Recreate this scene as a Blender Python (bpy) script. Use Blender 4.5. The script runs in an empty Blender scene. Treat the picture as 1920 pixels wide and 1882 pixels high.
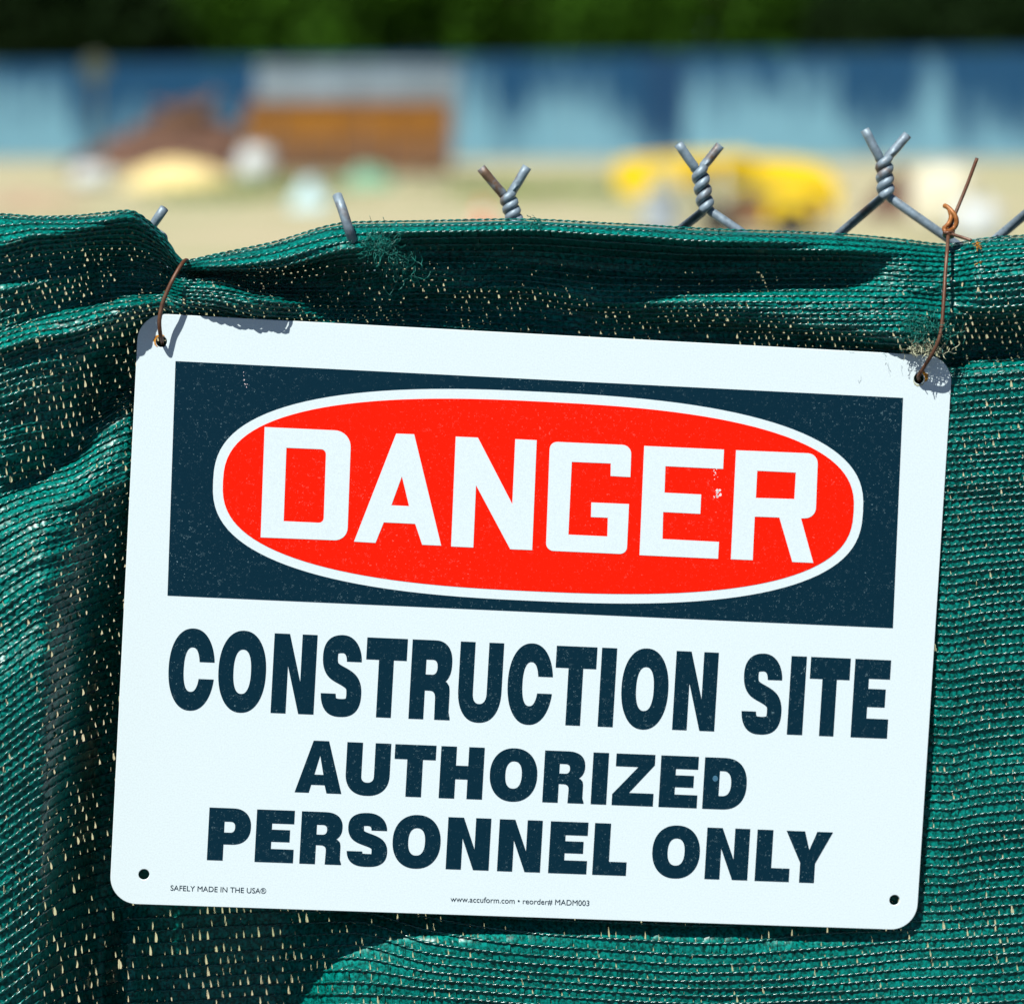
import bpy, math, random
import numpy as np
from mathutils import Vector, Matrix

random.seed(7)
rng = np.random.default_rng(11)
scene = bpy.context.scene
R = math.radians

# ------------------------------------------------------------------ camera
PW, PH = 1920.0, 1882.0              # size of the photograph, used only to read off directions
LENS = 135.0
FPX = LENS / 36.0 * PW
EYE = 1.68
PITCH = math.atan((PH / 2 - 200) / FPX)
cam_d = bpy.data.cameras.new('camera')
cam = bpy.data.objects.new('camera', cam_d)
scene.collection.objects.link(cam)
cam.location = (0, 0, EYE)
cam.rotation_euler = (math.pi / 2 - PITCH, 0, 0)
cam_d.lens = LENS
cam_d.sensor_width = 36
cam_d.clip_start = 0.05
cam_d.clip_end = 6000
cam_d.dof.use_dof = True
cam_d.dof.focus_distance = 1.655
cam_d.dof.aperture_fstop = 8.2
cam_d.dof.aperture_blades = 7
scene.camera = cam

# ------------------------------------------------------------------ light
SUN_AZ_LEFT, SUN_EL = 38.0, 56.0     # degrees left of the fence normal, elevation
FENCE_YAW = 7.2867                   # fence plane turned, left end nearer
az = math.atan2(0.12678, -0.9919)    # heading (x over y) of the fence normal
sun_head = az + R(SUN_AZ_LEFT)
sdir = Vector((math.sin(sun_head) * math.cos(R(SUN_EL)), math.cos(sun_head) * math.cos(R(SUN_EL)), math.sin(R(SUN_EL))))
world = bpy.data.worlds.new('World')
scene.world = world
world.use_nodes = True
wn = world.node_tree
sky = wn.nodes.new('ShaderNodeTexSky')
sky.sky_type = 'NISHITA'
sky.sun_disc = False
sky.sun_elevation = R(SUN_EL)
sky.sun_rotation = sun_head
sky.air_density = 0.4
sky.dust_density = 0.0
sky.ozone_density = 1.6
wn.links.new(sky.outputs[0], wn.nodes['Background'].inputs[0])
wn.nodes['Background'].inputs[1].default_value = 0.056
sl = bpy.data.lights.new('sun', 'SUN')
sl.energy = 5.0
sl.angle = R(0.5)
sl.color = (1.0, 0.97, 0.92)
sun = bpy.data.objects.new('sun', sl)
scene.collection.objects.link(sun)
sun.location = (-3, -6, 9)
sun.rotation_euler = sdir.to_track_quat('Z', 'Y').to_euler()
scene.view_settings.view_transform = 'Standard'
scene.view_settings.look = 'None'
scene.view_settings.gamma = 1
scene.view_settings.exposure = 0.54
scene.cycles.use_denoising = True
scene.cycles.max_bounces = 6

# ------------------------------------------------------------------ helpers
col = scene.collection

def link(o, parent=None):
    col.objects.link(o)
    if parent is not None:
        o.parent = parent
    return o

def tag(o, label=None, cat=None, group=None, kind=None):
    if label: o['label'] = label
    if cat: o['category'] = cat
    if group: o['group'] = group
    if kind: o['kind'] = kind
    return o

def empty(name, loc=(0, 0, 0), rz=0.0):
    o = bpy.data.objects.new(name, None)
    o.empty_display_size = 0.1
    o.location = loc
    o.rotation_euler = (0, 0, rz)
    return link(o)

def mesh_data(name, verts, faces, mats, smooth=False, midx=None):
    me = bpy.data.meshes.new(name)
    me.from_pydata([tuple(v) for v in verts], [], faces)
    for m in (mats if isinstance(mats, (list, tuple)) else [mats]):
        me.materials.append(m)
    if smooth:
        me.polygons.foreach_set('use_smooth', np.ones(len(me.polygons), dtype=bool))
    if midx is not None:
        me.polygons.foreach_set('material_index', midx)
    me.update()
    return me

def mesh_obj(name, verts, faces, mats, parent=None, smooth=False):
    return link(bpy.data.objects.new(name, mesh_data(name, verts, faces, mats, smooth)), parent)

def quads_obj(name, V, Q, mat, parent=None, smooth=True):
    """fast path: V (n,3) float array, Q (m,4) int array"""
    me = bpy.data.meshes.new(name)
    V = np.ascontiguousarray(V, dtype=np.float32)
    Q = np.ascontiguousarray(Q, dtype=np.int32)
    me.vertices.add(len(V)); me.vertices.foreach_set('co', V.ravel())
    me.loops.add(Q.size); me.loops.foreach_set('vertex_index', Q.ravel())
    me.polygons.add(len(Q)); me.polygons.foreach_set('loop_start', np.arange(0, Q.size, 4, dtype=np.int32))
    me.materials.append(mat)
    me.update(calc_edges=True)
    me.polygons.foreach_set('use_smooth', np.full(len(Q), smooth, dtype=bool))
    return link(bpy.data.objects.new(name, me), parent)

class MB:
    def __init__(s): s.v, s.f = [], []
    def add(s, v, f):
        o = len(s.v); s.v += [Vector(p) for p in v]; s.f += [tuple(i + o for i in q) for q in f]; return s
    def box(s, x0, x1, y0, y1, z0, z1, b=0.0):
        if b <= 0:
            v = [(x, y, z) for z in (z0, z1) for y in (y0, y1) for x in (x0, x1)]
            return s.add(v, [(0, 2, 3, 1), (4, 5, 7, 6), (0, 1, 5, 4), (2, 6, 7, 3), (0, 4, 6, 2), (1, 3, 7, 5)])
        # chamfered vertical prism with chamfered top
        def ring(e, z):
            return [(x0 + b, y0 + e, z), (x1 - b, y0 + e, z), (x1 - e, y0 + b, z), (x1 - e, y1 - b, z), (x1 - b, y1 - e, z), (x0 + b, y1 - e, z), (x0 + e, y1 - b, z), (x0 + e, y0 + b, z)]
        v = ring(b * .7, z0) + ring(0, z0 + b) + ring(0, z1 - b) + ring(b * .7, z1)
        f = [tuple(reversed(range(8))), tuple(range(24, 32))]
        for k in range(3):
            for i in range(8):
                j = (i + 1) % 8
                f.append((k * 8 + i, k * 8 + j, k * 8 + 8 + j, k * 8 + 8 + i))
        return s.add(v, f)
    def prism(s, pts, y0, y1):
        """outline in x,z pushed along y"""
        n = len(pts)
        v = [(x, y0, z) for x, z in pts] + [(x, y1, z) for x, z in pts]
        f = [tuple(range(n)), tuple(reversed(range(n, 2 * n)))]
        f += [(i, i + n, (i + 1) % n + n, (i + 1) % n) for i in range(n)]
        return s.add(v, f)
    def lathe(s, prof, n=16, c=(0, 0, 0), axis='z'):
        v, f = [], []
        for r, z in prof:
            for i in range(n):
                a = 2 * math.pi * i / n
                p = (r * math.cos(a), r * math.sin(a), z)
                if axis == 'y': p = (p[0], p[2], p[1])
                if axis == 'x': p = (p[2], p[0], p[1])
                v.append((p[0] + c[0], p[1] + c[1], p[2] + c[2]))
        m = len(prof)
        for k in range(m - 1):
            for i in range(n):
                j = (i + 1) % n
                f.append((k * n + i, k * n + j, k * n + n + j, k * n + n + i))
        f.append(tuple(reversed(range(n)))); f.append(tuple(range((m - 1) * n, m * n)))
        return s.add(v, f)
    def tube(s, pts, rad, n=8):
        v, f = tube_geo(pts, rad, n); return s.add(v, f)
    def build(s, name, mat, parent=None, smooth=False):
        return mesh_obj(name, s.v, s.f, mat, parent, smooth)

def tube_geo(pts, rad, n=8):
    P = [Vector(p) for p in pts]
    m = len(P)
    if not hasattr(rad, '__len__'): rad = [rad] * m
    T = [(P[min(i + 1, m - 1)] - P[max(i - 1, 0)]).normalized() for i in range(m)]
    u = T[0].orthogonal().normalized()
    v, f = [], []
    for i in range(m):
        u = (u - T[i] * u.dot(T[i]))
        u = u.normalized() if u.length > 1e-9 else T[i].orthogonal().normalized()
        w = T[i].cross(u)
        for k in range(n):
            a = 2 * math.pi * k / n
            v.append(P[i] + (u * math.cos(a) + w * math.sin(a)) * rad[i])
    for i in range(m - 1):
        for k in range(n):
            j = (k + 1) % n
            f.append((i * n + k, i * n + j, i * n + n + j, i * n + n + k))
    f.append(tuple(reversed(range(n)))); f.append(tuple(range((m - 1) * n, m * n)))
    return v, f

def smooth_path(pts, sub=8):
    """Catmull-Rom through the points"""
    P = [Vector(p) for p in pts]
    out = []
    for i in range(len(P) - 1):
        p0 = P[i - 1] if i > 0 else P[0] * 2 - P[1]
        p1, p2 = P[i], P[i + 1]
        p3 = P[i + 2] if i + 2 < len(P) else P[-1] * 2 - P[-2]
        for k in range(sub):
            t = k / sub
            out.append(0.5 * ((2 * p1) + (p2 - p0) * t + (2 * p0 - 5 * p1 + 4 * p2 - p3) * t * t + (3 * p1 - p0 - 3 * p2 + p3) * t ** 3))
    out.append(P[-1])
    return out

def pchip(xk, yk, x):
    """monotone cubic along axis 0; xk (n,), yk (n,m), x (q,) -> (q,m); linear outside"""
    xk = np.asarray(xk, float); yk = np.asarray(yk, float)
    if yk.ndim == 1: yk = yk[:, None]
    h = np.diff(xk)[:, None]
    dl = np.diff(yk, axis=0) / h
    n = len(xk)
    m = np.zeros_like(yk)
    m[0], m[-1] = dl[0], dl[-1]
    if n > 2:
        w1 = 2 * h[1:] + h[:-1]; w2 = h[1:] + 2 * h[:-1]
        ok = (dl[:-1] * dl[1:]) > 0
        with np.errstate(divide='ignore', invalid='ignore'):
            hm = (w1 + w2) / (w1 / dl[:-1] + w2 / dl[1:])
        m[1:-1] = np.where(ok, hm, 0)
    i = np.clip(np.searchsorted(xk, x) - 1, 0, n - 2)
    hh = h[i]
    t = ((x - xk[i])[:, None]) / hh
    tc = np.clip(t, 0, 1)
    a = yk[i] * (2 * tc ** 3 - 3 * tc ** 2 + 1) + m[i] * hh * (tc ** 3 - 2 * tc ** 2 + tc) + yk[i + 1] * (-2 * tc ** 3 + 3 * tc ** 2) + m[i + 1] * hh * (tc ** 3 - tc ** 2)
    a += np.where(t > 1, (t - 1) * hh * m[i + 1], 0) + np.where(t < 0, t * hh * m[i], 0)
    return a

# ------------------------------------------------------------------ materials
def new_mat(name):
    m = bpy.data.materials.new(name)
    m.use_nodes = True
    nt = m.node_tree
    return m, nt, nt.nodes['Principled BSDF']

def noise(nt, scale, detail=4, rough=.55, vec=None, dist=0.0):
    n = nt.nodes.new('ShaderNodeTexNoise')
    n.inputs['Scale'].default_value = scale
    n.inputs['Detail'].default_value = detail
    n.inputs['Roughness'].default_value = rough
    n.inputs['Distortion'].default_value = dist
    if vec is not None: nt.links.new(vec, n.inputs['Vector'])
    return n

def ramp(nt, src, stops):
    r = nt.nodes.new('ShaderNodeValToRGB')
    e = r.color_ramp.elements
    while len(e) < len(stops): e.new(0.5)
    for k, (p, c) in enumerate(stops):
        e[k].position = p
        e[k].color = (c[0], c[1], c[2], 1) if hasattr(c, '__len__') else (c, c, c, 1)
    nt.links.new(src, r.inputs[0])
    return r

def coords(nt, scale=(1, 1, 1), which='Object'):
    tc = nt.nodes.new('ShaderNodeTexCoord')
    mp = nt.nodes.new('ShaderNodeMapping')
    mp.inputs['Scale'].default_value = scale
    nt.links.new(tc.outputs[which], mp.inputs['Vector'])
    return mp.outputs[0]

def simple(name, c, rough=.6, metal=0.0, var=0.25, scale=6.0, bump=0.0, spec=0.5, c2=None, stretch=(1, 1, 1)):
    m, nt, b = new_mat(name)
    v = coords(nt, stretch)
    n = noise(nt, scale, 5, .6, v)
    lo = c2 if c2 else tuple(x * (1 - var) for x in c)
    hi = c if c2 else tuple(min(1, x * (1 + var)) for x in c)
    r = ramp(nt, n.outputs['Fac'], [(.35, lo), (.65, hi)])
    nt.links.new(r.outputs[0], b.inputs['Base Color'])
    b.inputs['Roughness'].default_value = rough
    b.inputs['Metallic'].default_value = metal
    b.inputs['Specular IOR Level'].default_value = spec
    if bump:
        bp = nt.nodes.new('ShaderNodeBump')
        bp.inputs['Strength'].default_value = bump
        bp.inputs['Distance'].default_value = 0.02
        nt.links.new(n.outputs['Fac'], bp.inputs['Height'])
        nt.links.new(bp.outputs[0], b.inputs['Normal'])
    return m

def sign_mat(name, c, fleck, fleck_amt, rough=.55):
    """flat printed ink with fine scuffs"""
    m, nt, b = new_mat(name)
    v = coords(nt)
    base = noise(nt, 1400, 2, .5, v)
    # scratches: thin iso-lines of a distorted noise, broken up by a second one
    n1 = noise(nt, 260, 3, .6, v, 2.2)
    sub = nt.nodes.new('ShaderNodeMath'); sub.operation = 'SUBTRACT'; sub.inputs[1].default_value = .5
    nt.links.new(n1.outputs['Fac'], sub.inputs[0])
    ab = nt.nodes.new('ShaderNodeMath'); ab.operation = 'ABSOLUTE'
    nt.links.new(sub.outputs[0], ab.inputs[0])
    line = ramp(nt, ab.outputs[0], [(0.0, 1.0), (.012, 0.0)])
    n2 = noise(nt, 380, 3, .7, v)
    gate = ramp(nt, n2.outputs['Fac'], [(.55, 0.0), (.63, 1.0)])
    n3 = noise(nt, 14, 3, .6, v)
    gate2 = ramp(nt, n3.outputs['Fac'], [(.35, 0.15), (.65, 1.0)])
    spk = ramp(nt, noise(nt, 900, 2, .6, v).outputs['Fac'], [(.66, 0.0), (.76, 0.7)])
    mul = nt.nodes.new('ShaderNodeMath'); mul.operation = 'MULTIPLY'
    nt.links.new(line.outputs[0], mul.inputs[0]); nt.links.new(gate.outputs[0], mul.inputs[1])
    mx = nt.nodes.new('ShaderNodeMath'); mx.operation = 'MAXIMUM'
    nt.links.new(mul.outputs[0], mx.inputs[0]); nt.links.new(spk.outputs[0], mx.inputs[1])
    mul2 = nt.nodes.new('ShaderNodeMath'); mul2.operation = 'MULTIPLY'
    nt.links.new(mx.outputs[0], mul2.inputs[0]); nt.links.new(gate2.outputs[0], mul2.inputs[1])
    mul3 = nt.nodes.new('ShaderNodeMath'); mul3.operation = 'MULTIPLY'; mul3.inputs[1].default_value = fleck_amt
    nt.links.new(mul2.outputs[0], mul3.inputs[0])
    cr = ramp(nt, base.outputs['Fac'], [(.3, tuple(x * .95 for x in c)), (.7, tuple(min(1, x * 1.04) for x in c))])
    mix = nt.nodes.new('ShaderNodeMix'); mix.data_type = 'RGBA'
    nt.links.new(mul3.outputs[0], mix.inputs['Factor'])
    nt.links.new(cr.outputs[0], mix.inputs['A'])
    mix.inputs['B'].default_value = (*fleck, 1)
    nt.links.new(mix.outputs['Result'], b.inputs['Base Color'])
    b.inputs['Roughness'].default_value = rough
    b.inputs['Specular IOR Level'].default_value = .08
    bp = nt.nodes.new('ShaderNodeBump'); bp.inputs['Strength'].default_value = .03; bp.inputs['Distance'].default_value = .0002
    nt.links.new(base.outputs['Fac'], bp.inputs['Height']); nt.links.new(bp.outputs[0], b.inputs['Normal'])
    return m

M = {}
M['sign_white'] = sign_mat('sign_white', (.69, .81, .835), (.35, .42, .45), .3)
M['sign_navy'] = sign_mat('sign_navy', (.0015, .022, .040), (.26, .42, .46), .95)
M['sign_red'] = sign_mat('sign_red', (.86, .011, .0008), (.95, .42, .34), .5)
M['chip'] = simple('bare_scuff', (.86, .74, .74), .6, 0, .15, 2500)
M['rust_stain'] = simple('rust_stain', (.72, .33, .02), .8, 0, .4, 900, c2=(.30, .10, .01))

def fabric_mat(name, c, c2, trans, rough, spec):
    m, nt, b = new_mat(name)
    v = coords(nt)
    n = noise(nt, 620, 3, .7, v)
    r = ramp(nt, n.outputs['Fac'], [(.40, c2), (.62, c)])
    nt.links.new(r.outputs[0], b.inputs['Base Color'])
    b.inputs['Roughness'].default_value = rough
    b.inputs['Specular IOR Level'].default_value = spec * .75
    if trans:
        out = nt.nodes['Material Output']
        t = nt.nodes.new('ShaderNodeBsdfTranslucent')
        t.inputs['Color'].default_value = (c[0] * .5 + .002, c[1], c[2] * .55, 1)
        ms = nt.nodes.new('ShaderNodeMixShader'); ms.inputs[0].default_value = trans
        nt.links.new(b.outputs[0], ms.inputs[1]); nt.links.new(t.outputs[0], ms.inputs[2])
        nt.links.new(ms.outputs[0], out.inputs['Surface'])
    return m
M['tape'] = fabric_mat('green_tape_yarn', (.0005, .240, .200), (.0002, .045, .037), .03, .32, .3)
M['rib'] = fabric_mat('green_rib_yarn', (.0006, .185, .158), (.0003, .045, .038), 0, .24, 1.0)
M['fray'] = fabric_mat('green_loose_thread', (.006, .20, .16), (.004, .11, .09), .1, .4, .5)
M['pale_fray'] = simple('dusty_thread', (.42, .44, .30), .7, 0, .4, 900)

def wire_mat(name, grey, rust, lo, hi):
    m, nt, b = new_mat(name)
    v = coords(nt)
    n = noise(nt, 320, 5, .65, v)
    n2 = noise(nt, 70, 4, .6, v)
    g = ramp(nt, n.outputs['Fac'], [(.35, tuple(x * .6 for x in grey)), (.7, grey)])
    k = ramp(nt, n2.outputs['Fac'], [(lo, 0.0), (hi, 1.0)])
    mix = nt.nodes.new('ShaderNodeMix'); mix.data_type = 'RGBA'
    nt.links.new(k.outputs[0], mix.inputs['Factor']); nt.links.new(g.outputs[0], mix.inputs['A'])
    mix.inputs['B'].default_value = (*rust, 1)
    nt.links.new(mix.outputs['Result'], b.inputs['Base Color'])
    b.inputs['Metallic'].default_value = .2
    b.inputs['Roughness'].default_value = .5
    bp = nt.nodes.new('ShaderNodeBump'); bp.inputs['Strength'].default_value = .35; bp.inputs['Distance'].default_value = .0006
    nt.links.new(n.outputs['Fac'], bp.inputs['Height']); nt.links.new(bp.outputs[0], b.inputs['Normal'])
    return m
M['galv'] = wire_mat('weathered_galvanised_wire', (.25, .335, .40), (.13, .08, .05), .55, .70)
M['rust_wire'] = wire_mat('rusty_tie_wire', (.17, .085, .05), (.10, .035, .014), .42, .62)
M['rust_bright'] = wire_mat('orange_rusty_wire', (.42, .16, .035), (.22, .07, .015), .45, .65)

# ------------------------------------------------------------------ frames
cp, sp = math.cos(PITCH), math.sin(PITCH)
C0 = Vector((0, 0, EYE))
def ray(px, py):
    """direction with unit forward (world y) component handled by callers"""
    a = (px - PW / 2) / FPX; b = (PH / 2 - py) / FPX
    return Vector((a, cp + b * sp, -sp + b * cp))
def at(px, py, Y):
    r = ray(px, py); return C0 + r * (Y / r.y)
def on_ground(px, py):
    r = ray(px, py); return C0 + r * (-EYE / r.z)

# sign pose measured from its four corners (a 14 x 10 inch plate)
S1 = Vector((0.9903174, 0.12493793, -0.06051413)).normalized()      # world: x right, y forward, z up
S2 = Vector((0.05654242, 0.03509763, 0.9977831)); S2 = (S2 - S1 * S2.dot(S1)).normalized()
NRM = S1.cross(S2).normalized()                                     # towards the viewer
if NRM.y > 0: NRM = -NRM
SC = C0 + Vector((0.00990853, 1.65488515, -0.22510719))
SIGN_D = 0.026
F0 = SC - NRM * SIGN_D                                              # origin of the fence plane
F1 = Vector((-NRM.y, NRM.x, 0)).normalized()                        # along the fence, level
F2 = NRM.cross(F1).normalized()                                     # up the fence
def FP(px, py, d_mm):
    """a point d mm in front of the fence plane seen in that direction"""
    r = ray(px, py); o = F0 + NRM * (d_mm * .001)
    return C0 + r * ((o - C0).dot(NRM) / r.dot(NRM))
def sign_local(px, py):
    r = ray(px, py); p = C0 + r * ((SC - C0).dot(NRM) / r.dot(NRM)) - SC
    return p.dot(S1), p.dot(S2)

# ------------------------------------------------------------------ ground
def ground_mat():
    m, nt, b = new_mat('sandy_ground')
    v = coords(nt)
    n1 = noise(nt, .22, 5, .65, v); n2 = noise(nt, 3.0, 6, .65, v); n3 = noise(nt, .05, 4, .55, v)
    sand = ramp(nt, n2.outputs['Fac'], [(.3, (.32, .28, .165)), (.7, (.49, .44, .285))])
    g = ramp(nt, n1.outputs['Fac'], [(.46, 0.0), (.60, .7)])
    mix = nt.nodes.new('ShaderNodeMix'); mix.data_type = 'RGBA'
    nt.links.new(g.outputs[0], mix.inputs['Factor']); nt.links.new(sand.outputs[0], mix.inputs['A'])
    mix.inputs['B'].default_value = (.26, .30, .14, 1)
    nt.links.new(mix.outputs['Result'], b.inputs['Base Color'])
    b.inputs['Roughness'].default_value = .95
    bp = nt.nodes.new('ShaderNodeBump'); bp.inputs['Strength'].default_value = .6; bp.inputs['Distance'].default_value = .03
    nt.links.new(n2.outputs['Fac'], bp.inputs['Height']); nt.links.new(bp.outputs[0], b.inputs['Normal'])
    return m
M['ground'] = ground_mat()
gv, gf = [], []
gx = [-2500, -400, -120, -60, -40, -25, -12, 0, 12, 25, 40, 60, 120, 400, 2500]
gy = [-2500, -300, -60, -20, 0, 20, 35, 45, 55, 65, 75, 85, 95, 105, 118, 130, 160, 300, 900, 4500]
for y in gy:
    for x in gx:
        gv.append((x, y, 0.0))
for j in range(len(gy) - 1):
    for i in range(len(gx) - 1):
        a = j * len(gx) + i
        gf.append((a, a + 1, a + 1 + len(gx), a + len(gx)))
tag(mesh_obj('ground', gv, gf, M['ground']), 'pale sandy ground of the construction yard', 'ground', kind='structure')

M['low_bounce_dark'] = simple('low_bounce_dark', (.040, .045, .050), .9, 0, .3, 60, .3)  # unseen dark ground, added to keep warm bounce light off the sign
ak = [F0 + F1 * u_ + NRM * n_ for u_, n_ in ((-60, .25), (60, .25), (60, 45), (-60, 45))]
MBv = [(p_.x, p_.y, .004) for p_ in ak]
tag(mesh_obj('added_dark_ground', MBv, [(0, 1, 2, 3)], M['low_bounce_dark']), 'unseen dark ground added outside the fence to cut warm bounce light', 'added_dark_ground', kind='structure')

# ------------------------------------------------------------------ trees far behind
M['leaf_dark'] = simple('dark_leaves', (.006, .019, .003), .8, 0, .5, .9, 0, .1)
M['leaf_mid'] = simple('green_leaves', (.028, .085, .004), .8, 0, .5, .9, 0, .1)
M['bark'] = simple('bark', (.07, .05, .035), .9, 0, .4, 5, .5)
def crown_mesh(seed, n, rx, rz, mat):
    g = np.random.default_rng(seed)
    k = 16
    cc = g.normal(size=(k, 3)); cc /= np.linalg.norm(cc, axis=1)[:, None]
    cc *= (g.uniform(.25, .95, k) ** .5)[:, None] * np.array([rx * .72, rx * .72, rz * .72])
    rad = g.uniform(.28, .5, k) * rx
    w = g.integers(0, k, n)
    p = g.normal(size=(n, 3)); p /= np.linalg.norm(p, axis=1)[:, None]
    p = cc[w] + p * (rad[w] * g.uniform(.45, 1.05, n) ** .6)[:, None]
    a = g.normal(size=(n, 3)); a /= np.linalg.norm(a, axis=1)[:, None]
    b = np.cross(a, g.normal(size=(n, 3))); b /= np.linalg.norm(b, axis=1)[:, None]
    s = g.uniform(.12, .26, n)[:, None]
    V = np.stack([p - a * s, p + b * s * .55, p + a * s, p - b * s * .55], 1).reshape(-1, 3)
    Q = np.arange(4 * n).reshape(-1, 4)
    me_o = quads_obj('crown', V, Q, mat, None, False)
    me = me_o.data
    bpy.data.objects.remove(me_o)
    return me
crowns = [crown_mesh(1, 5200, 3.3, 3.0, M['leaf_dark']), crown_mesh(2, 5200, 3.1, 2.8, M['leaf_mid']), crown_mesh(3, 5200, 3.5, 3.2, M['leaf_dark'])]
def trunk_mesh(seed, h):
    g = random.Random(seed); mb = MB()
    mb.tube([(0, 0, -.2), (.05, 0, h * .3), (-.08, .05, h * .6), (.0, 0, h)], [.24, .19, .15, .08], 8)
    for i in range(6):
        a = g.uniform(0, 6.28); z = h * g.uniform(.35, .8); L = g.uniform(1.2, 2.2)
        mb.tube([(0, 0, z), (math.cos(a) * L * .5, math.sin(a) * L * .5, z + L * .35), (math.cos(a) * L, math.sin(a) * L, z + L * .6)], [.09, .06, .025], 6)
    return mesh_data('trunk', mb.v, mb.f, M['bark'], True)
trunks = [trunk_mesh(5, 5.2), trunk_mesh(6, 5.6)]
tree_spots = []
for i in range(13):
    tree_spots.append((-26 + i * 4.3 + random.uniform(-.6, .6), 131 + random.uniform(-1.5, 2.0), 0))
for i in range(11):
    tree_spots.append((-27 + i * 5.3 + random.uniform(-.8, .8), 139 + random.uniform(-1, 2.5), 1))
bright = {4, 5, 6, 7, 8}
for i, (x, y, back) in enumerate(tree_spots):
    leafy = (not back) and (i in bright)
    lab = ('mid green leafy tree rising behind the blue panel wall' if leafy else
           ('dark evergreen tree standing in the second row of the wood' if back else 'dark leafy tree right behind the blue panel wall'))
    t = empty('leafy_tree', (x, y, 0), random.uniform(0, 6.28))
    s = random.uniform(.95, 1.2) * (1.25 if back else 1.0)
    t.scale = (s, s, s)
    tag(t, lab, 'tree', 'trees behind the panel wall')
    link(bpy.data.objects.new('trunk', trunks[i % 2]), t)
    c = bpy.data.objects.new('crown', crowns[1] if leafy else crowns[0 if i % 2 else 2])
    c.location = (0, 0, 4.3); c.rotation_euler = (0, 0, random.uniform(0, 6)); link(c, t)
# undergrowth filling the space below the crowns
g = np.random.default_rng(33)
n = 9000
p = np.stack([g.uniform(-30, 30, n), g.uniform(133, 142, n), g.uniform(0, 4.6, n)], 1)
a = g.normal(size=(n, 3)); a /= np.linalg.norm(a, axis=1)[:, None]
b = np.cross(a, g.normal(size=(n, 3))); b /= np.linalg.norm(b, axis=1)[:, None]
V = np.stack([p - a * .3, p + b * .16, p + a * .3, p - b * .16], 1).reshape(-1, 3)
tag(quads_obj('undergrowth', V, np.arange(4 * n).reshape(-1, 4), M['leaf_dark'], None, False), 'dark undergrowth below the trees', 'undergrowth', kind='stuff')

# ------------------------------------------------------------------ wall of blue sheet panels
def wall_mat(name, dark, pale, seed, edge):
    m, nt, b = new_mat(name)
    v = coords(nt, (1.0, 1.0, .22), 'Object')
    loc = nt.nodes.new('ShaderNodeObjectInfo')
    off = nt.nodes.new('ShaderNodeVectorMath'); off.operation = 'ADD'
    sc = nt.nodes.new('ShaderNodeVectorMath'); sc.operation = 'SCALE'; sc.inputs['Scale'].default_value = 37.0
    nt.links.new(loc.outputs['Random'], sc.inputs[0])
    nt.links.new(v, off.inputs[0]); nt.links.new(sc.outputs[0], off.inputs[1])
    n = noise(nt, 2.6, 5, .62, off.outputs[0])
    sep = nt.nodes.new('ShaderNodeSeparateXYZ')
    tc = nt.nodes.new('ShaderNodeTexCoord'); nt.links.new(tc.outputs['Object'], sep.inputs[0])
    mr = nt.nodes.new('ShaderNodeMapRange'); mr.inputs[1].default_value = 0; mr.inputs[2].default_value = 3.5
    mr.inputs[3].default_value = edge; mr.inputs[4].default_value = edge - .62
    nt.links.new(sep.outputs['Z'], mr.inputs[0])
    ad = nt.nodes.new('ShaderNodeMath'); ad.operation = 'ADD'
    nt.links.new(n.outputs['Fac'], ad.inputs[0]); nt.links.new(mr.outputs[0], ad.inputs[1])
    r = ramp(nt, ad.outputs[0], [(.40, dark), (.72, pale)])
    nt.links.new(r.outputs[0], b.inputs['Base Color'])
    b.inputs['Roughness'].default_value = .6
    return m
WD, WP = (.004, .062, .150), (.17, .36, .46)
M['wall_pale'] = wall_mat('faded_blue_sheet', WD, WP, 1, .46)
M['wall_mid'] = wall_mat('blue_sheet', WD, WP, 2, .24)
M['wall_deep'] = wall_mat('deep_blue_sheet', (.004, .048, .125), (.14, .32, .43), 3, .10)
M['wall_post'] = simple('grey_post', (.22, .25, .27), .6)
WY = 121.0
wall = empty('panel_wall', (0, WY, 0))
tag(wall, 'long wall of weathered blue and pale sheet panels before the dark trees', 'wall')
def corrug(seedm):
    mb = MB(); v = []; f = []; nfold = 12; w = 1.19
    xs = [(-w / 2 + w * i / (nfold * 2)) for i in range(nfold * 2 + 1)]
    for z in (0.04, 3.5):
        for i, x in enumerate(xs): v.append((x, -.02 if i % 2 else .02, z))
    nn = len(xs)
    for i in range(nn - 1): f.append((i, i + 1, i + 1 + nn, i + nn))
    return v, f
cv, cf = corrug(0)
pm = {k: mesh_data('panel', cv, cf, M[k]) for k in ('wall_pale', 'wall_mid', 'wall_deep')}
def px_of(x, Y): return PW / 2 + x / Y * FPX
for i in range(-23, 24):
    x = i * 1.2
    q = px_of(x, WY)
    if q < 110: k = 'wall_pale'
    elif q < 470: k = 'wall_mid' if random.random() < .65 else 'wall_deep'
    elif q < 930: k = 'wall_pale' if random.random() < .7 else 'wall_mid'
    elif q < 1010: k = 'wall_mid'
    elif q < 1200: k = 'wall_pale' if random.random() < .5 else 'wall_mid'
    elif q < 1250: k = 'wall_deep'
    elif q < 1590: k = 'wall_pale'
    elif q < 1830: k = random.choice(['wall_deep', 'wall_mid', 'wall_mid', 'wall_pale'])
    else: k = 'wall_mid'
    o = bpy.data.objects.new('panel', pm[k]); o.location = (x, 0, 0)
    o.rotation_euler = (0, 0, random.uniform(-.02, .02)); o.scale.z = .86 + .12 * min(1, max(0, q / 1920)); link(o, wall)
mpost = MB().box(-.04, .04, .06, .14, -.1, 2.95)
pdata = mesh_data('post', mpost.v, mpost.f, M['wall_post'])
for i in range(-12, 12):
    o = bpy.data.objects.new('post', pdata); o.location = (i * 2.4 + .6, 0, 0); link(o, wall)
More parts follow.
